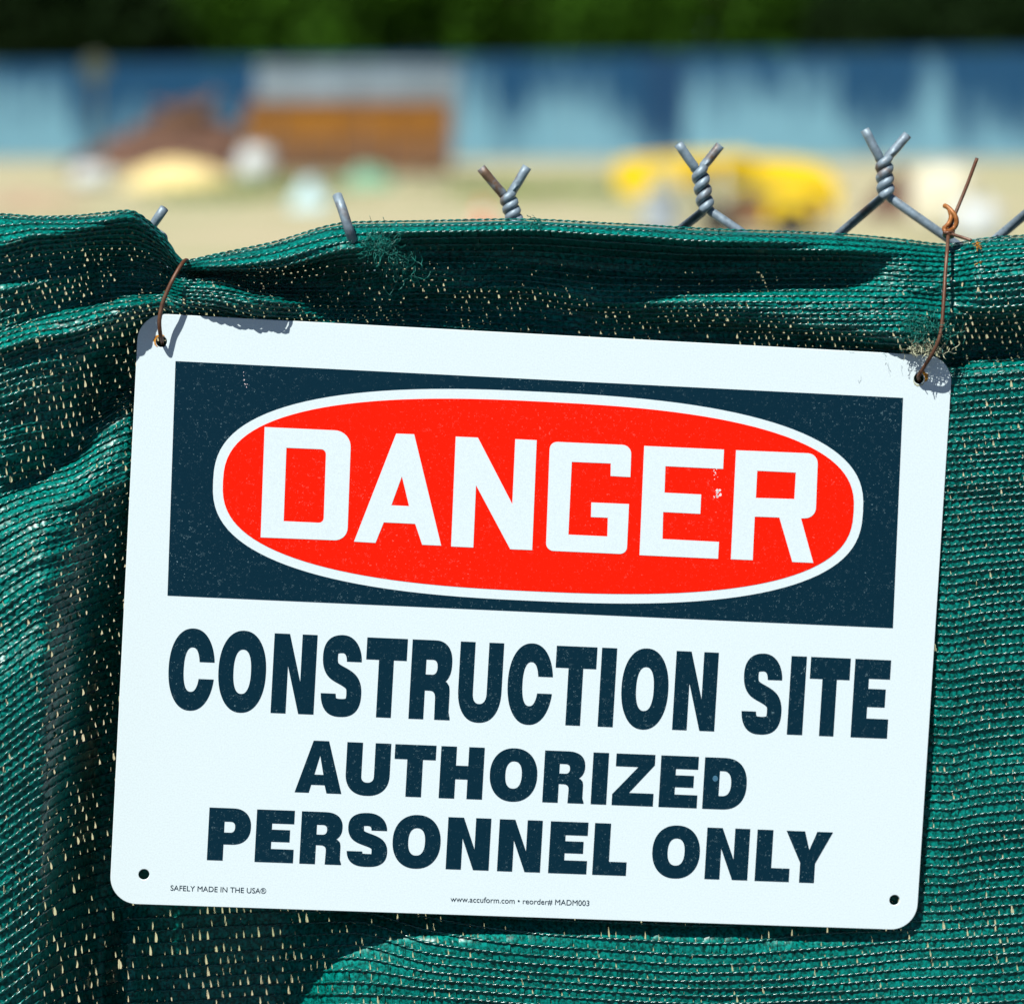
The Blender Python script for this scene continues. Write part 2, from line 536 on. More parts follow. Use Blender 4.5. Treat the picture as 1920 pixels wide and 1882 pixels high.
MB().box(-28, 28, .03, .06, 2.8, 2.88).build('top_rail', M['wall_post'], wall)

# ------------------------------------------------------------------ rusty dumpster and the pale trailer behind it
M['orange'] = simple('orange_brown_steel', (.31, .125, .002), .6, 0, .35, 1.2, c2=(.20, .075, .002))
M['brown'] = simple('brown_steel', (.15, .075, .036), .75, 0, .35, 1.5)
M['dark_steel'] = simple('dark_steel', (.05, .035, .03), .7)
M['trailer'] = simple('pale_trailer_skin', (.21, .275, .32), .5, 0, .3, .8)
M['tyre'] = simple('tyre_rubber', (.025, .024, .023), .85)
M['rim'] = simple('wheel_rim', (.3, .3, .3), .5, .3)
g0 = on_ground(660, 332)
DY = g0.y
k = DY / FPX                                   # metres for one photo pixel at that distance
def dx(px): return (px - PW / 2) * k
d = empty('roll_off_dumpster', (dx(655), DY, 0))
tag(d, 'rusty orange brown roll-off dumpster with upright ribs in the yard', 'dumpster')
hw = 190 * k; top = 1.72
mb = MB()
mb.box(-hw, hw, 0, .08, .95, top); mb.build('side_panel', M['orange'], d)
MB().box(-hw, hw, 0.01, .09, .22, .95).build('lower_panel', M['brown'], d)
MB().box(-hw, hw, 2.2, 2.28, .22, top).build('side_panel', M['orange'], d)
MB().box(-hw, -hw + .08, .09, 2.2, .22, top).build('end_panel', M['brown'], d)
MB().box(hw - .08, hw, .09, 2.2, .22, top).build('shaded_door', M['dark_steel'], d)  # dark colour stands in for the shade on the right end
MB().box(-hw, hw, .09, 2.2, .18, .24).build('floor_plate', M['dark_steel'], d)
MB().box(-hw - .03, hw + .03, -.06, .02, top, top + .12).build('top_rail', M['brown'], d)
MB().box(-hw - .03, hw + .03, -.05, .02, .14, .24).build('skid_rail', M['dark_steel'], d)
for i in range(8):
    x = -hw + .05 + (2 * hw - .1) * i / 7
    MB().box(x - .05, x + .05, -.07, 0, .24, top - .002).build('rib', M['brown'] if i % 3 == 1 else M['orange'], d)
for sx in (-1, 1):
    MB().lathe([(.02, -.1), (.15, -.1), (.15, .1), (.02, .1)], 14, (sx * (hw - .5), .3, .15), 'y').build('roller', M['dark_steel'], d)
t = empty('site_trailer', (dx(655) - .02, DY + 5.5, 0))
tag(t, 'pale white box trailer standing behind the rusty dumpster', 'trailer')
k2 = (DY + 5.5) / FPX; th = EYE + (200 - 122) * k2
MB().box(-187 * k2, 187 * k2, 0, 2.3, .75, th - .12).build('body', M['trailer'], t)
MB().box(-189 * k2, 189 * k2, -.06, 2.36, th - .12, th).build('roof', M['trailer'], t)
for i in range(5):
    x = (-150 + 75 * i) * k2
    MB().box(x - .02, x + .02, -.02, 0, .8, th - .14).build('seam', M['wall_post'], t)
for i in (0, 1):
    for sy in (.1, 2.0):
        MB().lathe([(.2, -.1), (.36, -.1), (.38, -.05), (.38, .05), (.36, .1), (.2, .1)], 18, (1.0 + i * .85, sy, .38), 'y').build('wheel', M['tyre'], t)
MB().box(-187 * k2 + .1, -187 * k2 + .2, .3, .4, 0, .76).build('jack_leg', M['dark_steel'], t)
MB().box(-1.8, 2.2, .9, 1.4, .38, .76).build('chassis', M['dark_steel'], t)

# ------------------------------------------------------------------ heaps and loose things in the yard
M['soil'] = simple('brown_soil', (.095, .048, .030), .95, 0, .45, 2.5, .6)
M['sand'] = simple('cream_sand', (.68, .55, .25), .95, 0, .2, 3, .4)
M['wood'] = simple('weathered_planks', (.14, .075, .04), .8, 0, .4, 3)
M['white_bag'] = simple('white_woven_sack', (.50, .54, .54), .8, 0, .12, 4)
M['cream_bag'] = simple('cream_woven_sack', (.58, .56, .43), .8, 0, .12, 4)
M['blue_sheet'] = simple('pale_blue_sheet', (.40, .55, .58), .6, 0, .15, 2)
M['green_sheet'] = simple('green_tarp', (.12, .30, .19), .6, 0, .2, 2)
M['yellow'] = simple('yellow_paint', (.80, .56, .004), .4, 0, .06, 2)
M['cone'] = simple('orange_plastic', (.75, .14, .02), .5, 0, .1, 4)
M['cone_white'] = simple('reflective_white', (.75, .75, .72), .4, 0, .05, 4)
M['grey_blue'] = simple('grey_blue_drum', (.36, .43, .50), .5, 0, .15, 3)
M['olive'] = simple('olive_paint', (.06, .075, .05), .6)

def mound(name, loc, rx, ry, h, mat, seed, label, cat, group=None, nn=22, peak=0.0, rough=.18, pw=1.15):
    gg = np.random.default_rng(seed)
    ph = gg.uniform(0, 6.28, (6, 2)); fr = gg.uniform(1.5, 5.5, (6, 2))
    v, f = [], []
    for j in range(nn + 1):
        for i in range(nn * 2):
            a = 2 * math.pi * i / (nn * 2); rr = j / nn
            x, y = rr * math.cos(a), rr * math.sin(a)
            z = (1 - rr ** pw) ** (1.0 / pw * 1.1)
            wob = sum(math.sin(fr[q, 0] * x * 2 + ph[q, 0]) * math.cos(fr[q, 1] * y * 2 + ph[q, 1]) for q in range(6)) / 6
            z = max(0, z * (1 + rough * 2 * wob) + rough * .3 * wob * (1 - rr))
            v.append((x * rx * (1 + .1 * wob) + peak * z, y * ry, z * h - .03 * (rr > .97)))
    for j in range(nn):
        for i in range(nn * 2):
            i2 = (i + 1) % (nn * 2); a = j * nn * 2
            f.append((a + i, a + nn * 2 + i, a + nn * 2 + i2, a + i2))
    o = mesh_obj(name, v, f, mat, None, True)
    o.location = loc
    return tag(o, label, cat, group)

p0 = on_ground(335, 318)
kk = p0.y / FPX
heap = empty('scrap_heap', p0)
tag(heap, 'brown heap of soil and weathered scrap timbers left of the dumpster', 'heap')
m_ = mound('mound', (0, 0, 0), 215 * kk, 2.2, 1.75, M['soil'], 4, None, None, None, 22, .3, .12, 1.2)
m_.parent = heap
for i in range(16):
    L = random.uniform(.9, 2.0); x = random.uniform(-1.6, 1.5); z = max(.1, 1.35 - abs(x - .3) * .75)
    a = random.uniform(-.6, .6)
    q = mesh_obj('plank', *[lambda mb: mb.v, lambda mb: mb.f][0:0], [(sx * L / 2, sy * .03, sz * .09) for sz in (-1, 1) for sy in (-1, 1) for sx in (-1, 1)],
                 [(0, 2, 3, 1), (4, 5, 7, 6), (0, 1, 5, 4), (2, 6, 7, 3), (0, 4, 6, 2), (1, 3, 7, 5)], M['wood'], heap)
    q.location = (x, -random.uniform(.5, 1.1), z + .12); q.rotation_euler = (random.uniform(-.3, .3), a, random.uniform(-.5, .5))
p1 = on_ground(335, 352); kk = p1.y / FPX
mound('sand_pile', p1, 105 * kk, 1.0, 50 * kk, M['sand'], 9, 'cream coloured sand pile in front of the brown scrap heap', 'sand pile', None, 18, 0, .10, 1.7)

def sack(loc, w, h, mat, label, group, seed):
    gg = random.Random(seed)
    t = empty('bulk_sack', loc, gg.uniform(-.4, .4)); tag(t, label, 'sack', group)
    prof = [(.80, 0), (.97, .08), (1.02, .3), (1.0, .6), (.92, .85), (.62, .97), (.2, 1.0)]
    mb = MB(); v = []; f = []; n_ = 20
    for r_, z_ in prof:
        for i in range(n_):
            a = 2 * math.pi * i / n_
            sq = 1 / max(abs(math.cos(a)), abs(math.sin(a))) ** .55
            wv = 1 + .04 * math.sin(3 * a + seed) + .03 * math.sin(5 * a + z_ * 4)
            v.append((r_ * w / 2 * math.cos(a) * sq * wv, r_ * w / 2 * math.sin(a) * sq * wv, z_ * h))
    for j in range(len(prof) - 1):
        for i in range(n_):
            i2 = (i + 1) % n_
            f.append((j * n_ + i, j * n_ + i2, j * n_ + n_ + i2, j * n_ + n_ + i))
    f.append(tuple(range((len(prof) - 1) * n_, len(prof) * n_))); f.append(tuple(reversed(range(n_))))
    mesh_obj('body', v, f, mat, t, True)
    for sx in (-1, 1):
        for sy in (-1, 1):
            MB().tube(smooth_path([(sx * w * .3, sy * w * .3, h * .85), (sx * w * .25, sy * w * .22, h * 1.08), (sx * w * .12, sy * w * .3, h * .9)], 5), .02, 6).build('handle', mat, t, True)
    return t
def S(px, py_base, wpx, hpx, mat, label, seed, group='sacks standing about the yard'):
    p = on_ground(px, py_base); q = p.y / FPX
    return sack(p, wpx * q, hpx * q, mat, label, group, seed)
S(480, 340, 62, 62, M['white_bag'], 'white bulk sack between the sand pile and the dumpster', 1)
S(1488, 432, 85, 62, M['white_bag'], 'small white sack beside the yellow loader', 2)
S(1768, 440, 120, 125, M['cream_bag'], 'large cream bulk sack right of the brown earth heap', 3)
S(1830, 455, 90, 75, M['white_bag'], 'white bulk sack leaning by the large cream sack', 5)
S(175, 352, 75, 40, M['white_bag'], 'low white sack near the left foot of the scrap heap', 6)
p2 = on_ground(1690, 408); kk = p2.y / FPX
mound('earth_heap', p2, 75 * kk, .8, 95 * kk, M['soil'], 21, 'small brown earth heap beside the cream sack', 'heap')
p2 = on_ground(60, 392); kk = p2.y / FPX
mound('earth_heap', p2, 120 * kk, 1.0, 32 * kk, simple('pale_brown_soil', (.34, .24, .16), .95, 0, .3, 3, .5), 22, 'low pale brown earth heap on open sand', 'heap')

def sheet_heap(px, py, wpx, hpx, mat, name, label, seed):
    p = on_ground(px, py); q = p.y / FPX
    return mound(name, p, wpx * q / 2, wpx * q / 3, hpx * q, mat, seed, label, 'tarp', 'crumpled sheets by the dumpster', 16, 0, .4)
sheet_heap(580, 392, 85, 60, M['blue_sheet'], 'crumpled_sheet', 'crumpled pale blue plastic sheet in front of the dumpster', 31)
sheet_heap(690, 352, 110, 45, M['green_sheet'], 'crumpled_tarp', 'crumpled green tarp at the foot of the dumpster', 32)

# round marker on a slim post
p = at(180, 200, 98); mk = empty('marker_post', (p.x, 98, 0))
tag(mk, 'slim olive post with a round marker board before the blue wall', 'marker post')
MB().tube([(0, 0, -.1), (0, 0, 2.45)], .05, 10).build('pole', M['olive'], mk, True)
MB().lathe([(.02, -.07), (.30, -.07), (.32, -.06), (.32, -.04), (.30, -.03), (.02, -.03)], 24, (0, 0, 2.63), 'y').build('board', M['olive'], mk)

# traffic cone
p = on_ground(905, 440)
cn = empty('traffic_cone', p); tag(cn, 'orange traffic cone with a white band on the sand', 'traffic cone')
MB().box(-.18, .18, -.18, .18, 0, .035, .012).build('base', M['cone'], cn)
MB().lathe([(.14, .033), (.095, .18), (.093, .19), (.06, .29), (.058, .30), (.03, .42), (.02, .425)], 20).build('cone_body', M['cone'], cn, True)
MB().lathe([(.097, .185), (.063, .295)], 20).build('band', M['cone_white'], cn, True)

# grey blue drum
p = on_ground(1240, 438)
dr = empty('steel_drum', p); tag(dr, 'grey blue steel drum in front of the yellow loader', 'drum')
MB().lathe([(.24, 0), (.25, .02), (.24, .04), (.24, .17), (.25, .19), (.24, .21), (.24, .35), (.25, .37), (.24, .39), (.24, .52), (.25, .54), (.25, .55)], 22).build('body', M['grey_blue'], dr, True)
MB().lathe([(.02, .54), (.235, .54), (.235, .545), (.02, .546)], 22).build('lid', M['grey_blue'], dr)
MB().lathe([(.01, .545), (.03, .545), (.03, .565), (.01, .565)], 10, (.12, 0, 0)).build('bung', M['dark_steel'], dr)

# small yellow loader
p = on_ground(1370, 446); q = p.y / FPX
ld = empty('compact_loader', p); tag(ld, 'small yellow loader with raised bucket arm parked on the sand', 'loader')
def lz(py): return (446 - py) * q
def lx(px): return (px - 1370) * q
def poly(pts): return [(lx(a), lz(b)) for a, b in pts]
MB().prism(poly([(1290, 338), (1290, 306), (1320, 298), (1400, 296), (1470, 296), (1520, 304), (1550, 325), (1566, 352), (1566, 392), (1548, 392), (1535, 362)]), -.45, .45).build('hood', M['yellow'], ld)
MB().prism(poly([(1430, 412), (1430, 378), (1455, 366), (1495, 366), (1515, 380), (1520, 412), (1508, 412), (1500, 392), (1452, 392), (1444, 412)]), -.62, -.46).build('fender', M['yellow'], ld)
MB().prism(poly([(1330, 425), (1330, 385), (1385, 366), (1545, 366), (1545, 415), (1500, 425)]), -.38, .38).build('chassis', M['brown'], ld)
for sy in (-.58, .46):
    MB().prism(poly([(1150, 322), (1165, 300), (1260, 292), (1400, 287), (1410, 306), (1260, 314), (1170, 322)]), sy, sy + .12).build('lift_arm', M['yellow'], ld)
    MB().prism(poly([(1340, 390), (1340, 300), (1352, 300), (1358, 390)]), sy + .02, sy + .1).build('upright', M['cream_bag'], ld)
MB().prism(poly([(1158, 360), (1148, 322), (1164, 302), (1212, 306), (1224, 340), (1198, 370)]), -.7, .7).build('bucket', M['yellow'], ld)
MB().prism(poly([(1268, 345), (1268, 312), (1310, 310), (1318, 345)]), -.2, .2).build('cylinder_housing', M['yellow'], ld)
for wx in (1345, 1480):
    for sy in (-.52, .52):
        w_ = MB().lathe([(.10, -.1), (.19, -.1), (.21, -.06), (.21, .06), (.19, .1), (.10, .1)], 20, (lx(wx), sy, .21), 'y').build('wheel', M['tyre'], ld)
        MB().lathe([(.01, -.08), (.13, -.09), (.13, .09), (.01, .08)], 14, (lx(wx), sy, .21), 'y').build('rim', M['rim'], w_)
MB().tube([(lx(1300), -.1, lz(345)), (lx(1335), -.1, lz(400))], .04, 8).build('hydraulic_cylinder', M['rim'], ld)

# sparse grass before the heaps
g = np.random.default_rng(5); n = 5000
X = g.uniform(-7, 6, n); Y = g.uniform(68, 84, n)
keep = (np.sin(X * 1.1 + 1) + np.sin(Y * .8) + g.normal(0, .6, n)) > .2
X, Y = X[keep], Y[keep]; n = len(X)
ang = g.uniform(0, 6.28, n); hh = g.uniform(.06, .2, n); w = .03
V = np.stack([np.stack([X - w * np.cos(ang), Y - w * np.sin(ang), 0 * X], 1), np.stack([X + w * np.cos(ang), Y + w * np.sin(ang), 0 * X], 1),
              np.stack([X + w * .3 * np.cos(ang) + hh * .3, Y, hh], 1), np.stack([X - w * .3 * np.cos(ang) + hh * .3, Y, hh], 1)], 1).reshape(-1, 3)
M['grass'] = simple('dry_green_grass', (.16, .22, .06), .8, 0, .4, 2)
tag(quads_obj('grass', V, np.arange(4 * n).reshape(-1, 4), M['grass'], None, False), 'sparse green grass tufts on the sand', 'grass', kind='stuff')

# ------------------------------------------------------------------ chain link fence behind the netting
fence = empty('chain_link_fence', F0 + F1 * 0 - F2 * ((F0.z) / F2.z))
tag(fence, 'galvanised chain link fence with twisted barbs along its top edge', 'fence')
finv = fence.matrix_world.inverted() if False else Matrix.Translation(-fence.location)
def plane_uv(px, py):
    p_ = FP(px, py, -20) - F0
    return p_.dot(F1), p_.dot(F2)
FENCE_D = -0.020
def UV(u, v, d):
    return F0 + F1 * u + F2 * v + NRM * d
WR = 0.0021
tw = [(-735, 552, 540), (-380, 525, 508), (-45, 470, 450), (297, 500, 430), (655, 492, 432), (968, 425, 362), (1325, 398, 312), (1661, 372, 294), (1990, 352, 272), (2335, 340, 262), (2680, 330, 250)]
# tips: (left tip, right tip)
tips = {3: ((262, 420), (308, 391)), 4: ((632, 366), (690, 446)), 5: ((902, 315), (988, 313)), 6: ((1272, 270), (1350, 273)), 7: ((1622, 243), (1701, 253))}
nodes = []
for i, (x, yb, yv) in enumerate(tw):
    ub, vb = plane_uv(x, yb)
    vx = {5: 950, 6: 1310, 7: 1657}.get(i, x)
    uv_, vv = plane_uv(vx, yv)
    tl, tr = tips.get(i, ((x - 40, yv - 42), (x + 40, yv - 42)))
    nodes.append((ub, vb, uv_, vv, plane_uv(*tl), plane_uv(*tr)))
ROW = 0.0317
NROW = 49
def lower(i2, row):
    """half-index node position (i2 = 2*i or 2*i+1)"""
    if i2 % 2 == 0:
        b_ = nodes[i2 // 2]; return b_[0], b_[1] - ROW * row
    a_, b_ = nodes[i2 // 2], nodes[min(i2 // 2 + 1, len(nodes) - 1)]
    return (a_[0] + b_[0]) / 2, (a_[1] + b_[1]) / 2 - ROW * row
zmin = -F0.z / F2.z
def helix(i, ph, side):
    ub, vb, uu, vv, tl, tr = nodes[i]
    L = abs(vv - vb)
    tips_ = tr if side > 0 else tl
    turns = 2.0 if L > .006 else .5
    pts = []
    nst = int(14 * turns) + 1
    for k_ in range(nst + 1):
        t_ = k_ / nst
        a_ = ph - 2 * math.pi * turns * t_
        pts.append(UV(ub + (uu - ub) * t_ + 0.0021 * math.cos(a_), vb + (vv - vb) * t_, FENCE_D + 0.0021 * math.sin(a_)))
    e = UV(tips_[0], tips_[1], FENCE_D + .001 * side)
    base = pts[-1]
    mid = base.lerp(e, .35) + NRM * (.0008 * side)
    if i == 4 and side < 0:      # this end pokes out through the netting
        return pts[:4], [FP(664, 470, 4), FP(660, 448, 30), FP(652, 424, 33), FP(641, 390, 30), FP(632, 366, 27)]
    if i == 3 and side > 0:
        return pts[:6], [FP(280, 432, -16), FP(295, 410, -14), FP(308, 391, -12)]
    return pts, [mid, base.lerp(e, .75), e]
for k_ in range(0, 2 * (len(nodes) - 1)):
    # wire between half columns k_ and k_+1; its top end sits at the even one
    top = k_ if k_ % 2 == 0 else k_ + 1
    i = top // 2
    other = k_ + 1 if k_ % 2 == 0 else k_
    sgn = 1 if other > top else -1            # strand leaves to the right or to the left
    body = []
    row = NROW
    seq = []
    for r_ in range(1, NROW):
        c_ = other if r_ % 2 == 1 else top
        u_, v_ = lower(c_, r_)
        if v_ < zmin + .01: break
        hook = .0016 * (1 if c_ > min(top, other) else -1)
        for dd, dv in ((.0022, .0022), (0, 0), (-.0022, -.0022)):
            s_ = 1 if r_ % 2 else -1
            seq.append(UV(u_ + hook * (1.6 if dv == 0 else 0.2), v_ + dv * 1.2, FENCE_D + dd * s_))
    ph = 0.0 if sgn > 0 else math.pi
    pts, tail = helix(i, ph, sgn)
    path = list(reversed(seq)) + pts + tail
    rad = [WR] * len(path)
    org = fence.location
    v_, f_ = tube_geo([q_ - org for q_ in path], rad, 10)
    mesh_obj('wire', v_, f_, M['galv'], fence, True)

# ------------------------------------------------------------------ green knitted netting
# profile columns: photo x -> list of (rib number, height read from the photo, mm in front of the fence)
COLS = {
 -420: [(-9, 470, -4), (-6, 415, 14), (-2, 470, 36), (6, 590, 28), (14, 730, 26), (17, 790, 40), (22, 880, 36), (31, 1060, 20), (38, 1190, 36), (58, 1560, 50), (75, 1870, 50), (90, 2160, 44)],
 -120: [(-9, 460, -4), (-6, 408, 14), (-2, 455, 38), (4, 530, 32), (12, 655, 31), (17, 720, 42), (22, 800, 38), (31, 955, 30), (38, 1070, 42), (58, 1420, 60), (75, 1730, 60), (90, 2050, 54)],
    0: [(-9, 455, -4), (-6, 404, 14), (-2, 455, 38), (3, 505, 34), (11, 612, 30), (15, 655, 40), (19, 705, 40), (27, 825, 33), (33, 930, 29), (38, 1010, 40), (58, 1350, 64), (75, 1660, 64), (90, 1990, 58)],
   70: [(-9, 455, -4), (-6, 408, 16), (-2, 440, 38), (1, 470, 34), (11, 590, 27), (15, 632, 39), (18, 668, 38), (26, 790, 29), (31, 880, 20), (35, 935, 32), (42, 1035, 50), (58, 1300, 64), (75, 1610, 60), (90, 1940, 50)],
  130: [(-9, 450, -4), (-6, 407, 16), (-3, 430, 38), (0, 455, 32), (10, 565, 24), (14, 612, 37), (17, 645, 36), (25, 765, 22), (29, 840, 8), (32, 880, 24), (38, 960, 38), (45, 1060, 44), (58, 1265, 42), (75, 1570, 22), (90, 1905, 8)],
  190: [(-9, 445, -6), (-6, 402, 16), (-4, 416, 36), (-1, 440, 28), (5, 500, 10), (10, 552, 14), (14, 595, 36), (17, 625, 32), (22, 705, 6), (26, 765, -2), (29, 805, 16), (34, 875, 27), (45, 1035, 24), (58, 1240, 4), (75, 1550, -12), (90, 1890, -14)],
  240: [(-9, 440, -6), (-6, 397, 16), (-4, 408, 32), (-1, 438, 22), (5, 500, 4), (9, 538, 10), (13, 575, 34), (16, 602, 29), (20, 665, 4), (24, 725, -4), (27, 752, 12), (32, 825, 22), (45, 1015, 14), (58, 1225, -4), (75, 1540, -12), (82, 1700, -8), (85, 1770, 6), (90, 1880, 8)],
  300: [(-9, 470, -6), (-6, 436, 10), (-4, 446, 22), (0, 470, 18), (5, 510, 4), (9, 542, 10), (13, 568, 26), (16, 592, 20), (20, 640, 2), (27, 740, -4), (45, 1000, 0), (75, 1535, -8), (90, 1878, -10)],
  345: [(-9, 510, -8), (-6, 490, 8), (-4, 497, 18), (0, 508, 8), (4, 524, 14), (8, 545, 28), (12, 572, 26), (16, 602, 14), (20, 640, 2), (27, 740, -4), (45, 1000, 0), (75, 1532, -12), (90, 1876, -14)],
  400: [(-9, 500, -10), (-6, 480, 8), (-3, 499, 32), (-2, 503, 30), (0, 509, -8), (3, 518, -10), (5, 524, 20), (7, 540, 31), (10, 562, 31), (14, 594, 18), (18, 635, 4), (27, 745, -4), (45, 1005, 0), (75, 1530, -14), (90, 1872, -15)],
  500: [(-9, 490, -10), (-6, 459, 8), (-3, 490, 32), (-2, 500, 30), (0, 512, -10), (4, 540, -13), (6, 552, 18), (8, 565, 31), (11, 590, 27), (14, 615, 15), (18, 650, 2), (27, 760, -4), (45, 1020, 0), (75, 1532, -15), (90, 1866, -12)],
  660: [(-9, 470, -8), (-6, 419, 6), (-4, 440, 27), (-2, 465, 31), (0, 484, 20), (3, 524, -8), (6, 556, -10), (9, 582, 4), (12, 606, 13), (16, 650, 2), (27, 790, -4), (45, 1060, 0), (75, 1560, -8), (82, 1690, -6), (85, 1750, 10), (90, 1862, 18)],
  810: [(-9, 470, -8), (-6, 416, 4), (-5, 424, 24), (-4, 434, 29), (-1, 470, 4), (2, 505, 11), (5, 538, 0), (8, 570, -10), (12, 612, 4), (16, 655, 0), (27, 800, -4), (45, 1070, 0), (75, 1580, -6), (81, 1700, 4), (84, 1768, 22), (90, 1868, 24)],
  960: [(-9, 470, -8), (-6, 413, 4), (-5, 421, 24), (-4, 431, 29), (-1, 470, -6), (2, 505, -4), (5, 538, 2), (8, 572, -8), (12, 620, 2), (16, 665, 0), (27, 810, -4), (45, 1080, 0), (75, 1600, -4), (80, 1700, 8), (83, 1768, 23), (90, 1878, 25)],
 1160: [(-9, 480, -8), (-6, 422, 4), (-5, 431, 24), (-4, 441, 29), (-1, 482, -8), (1, 508, -10), (3, 535, 2), (6, 568, 8), (9, 598, -2), (13, 640, -4), (27, 800, -4), (45, 1090, 0), (75, 1600, 0), (80, 1700, 10), (82, 1760, 23), (90, 1890, 25)],
 1330: [(-9, 490, -8), (-6, 431, 2), (-5, 440, 22), (-4, 451, 28), (-1, 490, -8), (1, 514, -9), (3, 536, 8), (6, 566, 20), (9, 594, 13), (12, 624, -2), (18, 700, -4), (45, 1095, 2), (75, 1605, 2), (80, 1705, 11), (82, 1768, 23), (90, 1896, 25)],
 1560: [(-9, 490, -8), (-6, 440, 2), (-5, 449, 18), (-3, 468, 25), (-1, 490, 6), (1, 512, 4), (4, 545, 18), (8, 588, 29), (10, 608, 30), (13, 640, 12), (18, 700, 0), (45, 1100, 6), (75, 1610, 8), (81, 1725, 15), (83, 1775, 23), (90, 1890, 25)],
 1700: [(-9, 500, -8), (-6, 452, 0), (-4, 468, 14), (0, 505, 20), (4, 545, 24), (8, 588, 30), (11, 622, 32), (13, 645, 28), (15, 672, 10), (20, 740, 6), (45, 1105, 12), (75, 1620, 20), (81, 1728, 22), (90, 1884, 26)],
 1775: [(-9, 505, -8), (-6, 460, -2), (-4, 474, 10), (0, 508, 18), (5, 562, 24), (8, 598, 26), (11, 635, 16), (13, 660, -2), (15, 684, 6), (16, 694, 21), (20, 756, 25), (45, 1110, 25), (75, 1622, 25), (90, 1880, 26)],
 1840: [(-9, 500, -8), (-6, 450, 2), (-4, 464, 16), (0, 500, 28), (4, 548, 34), (6, 575, 32), (9, 612, 6), (12, 648, -6), (14, 670, -2), (15, 679, 18), (17, 703, 27), (22, 780, 27), (45, 1100, 27), (75, 1612, 27), (90, 1878, 27)],
 1960: [(-9, 490, -8), (-6, 441, 2), (-4, 455, 18), (0, 490, 30), (4, 538, 35), (6, 566, 32), (9, 604, 6), (12, 640, -6), (14, 662, -2), (15, 671, 18), (17, 694, 28), (22, 772, 28), (45, 1090, 28), (75, 1602, 28), (90, 1870, 27)],
 2330: [(-9, 470, -8), (-6, 420, 2), (-4, 435, 20), (0, 470, 28), (4, 515, 30), (6, 545, 28), (9, 584, 8), (12, 618, 0), (14, 640, 4), (16, 665, 24), (22, 745, 26), (45, 1070, 26), (75, 1580, 26), (90, 1850, 26)],
}
R0, R1, SUBR = -10, 106, 4
rgrid = np.arange(R0, R1 + 1e-6, 1.0 / SUBR)
PITCHX = 13.7
XS = 4
xgrid = np.arange(-370, 2290, PITCHX / XS)
cx = sorted(COLS)
colY, colD = [], []
for c in cx:
    a = np.array(COLS[c], float)
    if a[-1, 0] < R1:
        a = np.vstack([a, [R1 + 4, a[-1, 1] + 17.4 * (R1 + 4 - a[-1, 0]), a[-1, 2]]])
    colY.append(pchip(a[:, 0], a[:, 1], rgrid)[:, 0])
    colD.append(pchip(a[:, 0], a[:, 2], rgrid)[:, 0])
cx = np.array(cx, float)
GY = pchip(cx, np.array(colY), xgrid).T        # (nr, nx)
GD = pchip(cx, np.array(colD), xgrid).T
# creases, sag and small unevenness of a slack hand hung net
XX, RR = np.meshgrid(xgrid, rgrid)
def wav(fx, fr, seed, n_=5):
    gg = np.random.default_rng(seed); o = 0
    for _ in range(n_):
        o = o + np.sin(XX * gg.uniform(.4, 1.6) * fx + RR * gg.uniform(-1.5, 1.5) * fr + gg.uniform(0, 6.28))
    return o / n_
low = np.clip((RR + 6) / 6, 0, 1)
GD = GD + low * (1.3 * wav(.006, .35, 1) + .9 * wav(.012, .8, 2)) + .35 * wav(.03, 1.6, 3, 8)
# sharp creases: pulled out of the ties and along the hem
cr = (1 - np.abs(wav(.0035, .75, 14, 3)) ** .55) + .6 * (1 - np.abs(wav(.006, 1.3, 15, 3)) ** .55)
wl = np.exp(-((XX - 90) / 190) ** 2) * np.clip((RR + 5) / 4, 0, 1) * np.clip((60 - RR) / 20, 0, 1)
wh = np.clip((RR + 4) / 3, 0, 1) * np.clip((13 - RR) / 4, 0, 1) * .5
GD = GD + (cr - .75) * 7.0 * np.maximum(wl, wh)
rowoff = np.repeat(np.random.default_rng(8).normal(0, .8, len(rgrid) // SUBR + 2), SUBR)[:len(rgrid)]
rowoff = np.convolve(rowoff, np.ones(SUBR) / SUBR, 'same')
GY = GY + rowoff[:, None] * np.clip((RR + 4) / 6, 0, 1) + 1.0 * wav(.02, .9, 4, 8)
# the sign keeps the net behind it pressed back
inside = 1 / (1 + np.exp(-(XX - 262) / 6)) * 1 / (1 + np.exp((XX - 1735) / 10)) * 1 / (1 + np.exp(-(GY - (665 + (XX - 250) * .053)) / 6)) * 1 / (1 + np.exp((GY - (1680 + (XX - 250) * .033)) / 8))
GD = GD * (1 - inside) + np.minimum(GD, 20) * inside
# to 3D
def np3(v): return np.array(v, float)
A_ = (XX - PW / 2) / FPX; B_ = (PH / 2 - GY) / FPX
rx_, ry_, rz_ = A_, cp + B_ * sp, -sp + B_ * cp
nv = np3(NRM); c0 = np3(C0); f0 = np3(F0)
num = (f0 - c0) @ nv + GD * .001
den = rx_ * nv[0] + ry_ * nv[1] + rz_ * nv[2]
tt = num / den
G3 = np.stack([rx_ * tt + c0[0], ry_ * tt + c0[1], rz_ * tt + c0[2]], -1)   # (nr,nx,3)
dU = np.gradient(G3, axis=1); dU /= np.linalg.norm(dU, axis=2, keepdims=True)
dV = np.gradient(G3, axis=0)
NN = np.cross(dV, dU); NN /= np.linalg.norm(NN, axis=2, keepdims=True) + 1e-12
if (NN[len(rgrid) // 2, len(xgrid) // 2] @ nv) < 0: NN = -NN
BB = np.cross(NN, dU)
MMP = 0.000236                                    # one photo pixel on the fence, metres

net = empty('shade_netting', F0 - F2 * (F0.z / F2.z) + NRM * .02)
tag(net, 'green knitted shade netting tied over the chain link fence in folds', 'netting')
norg = np3(net.location)

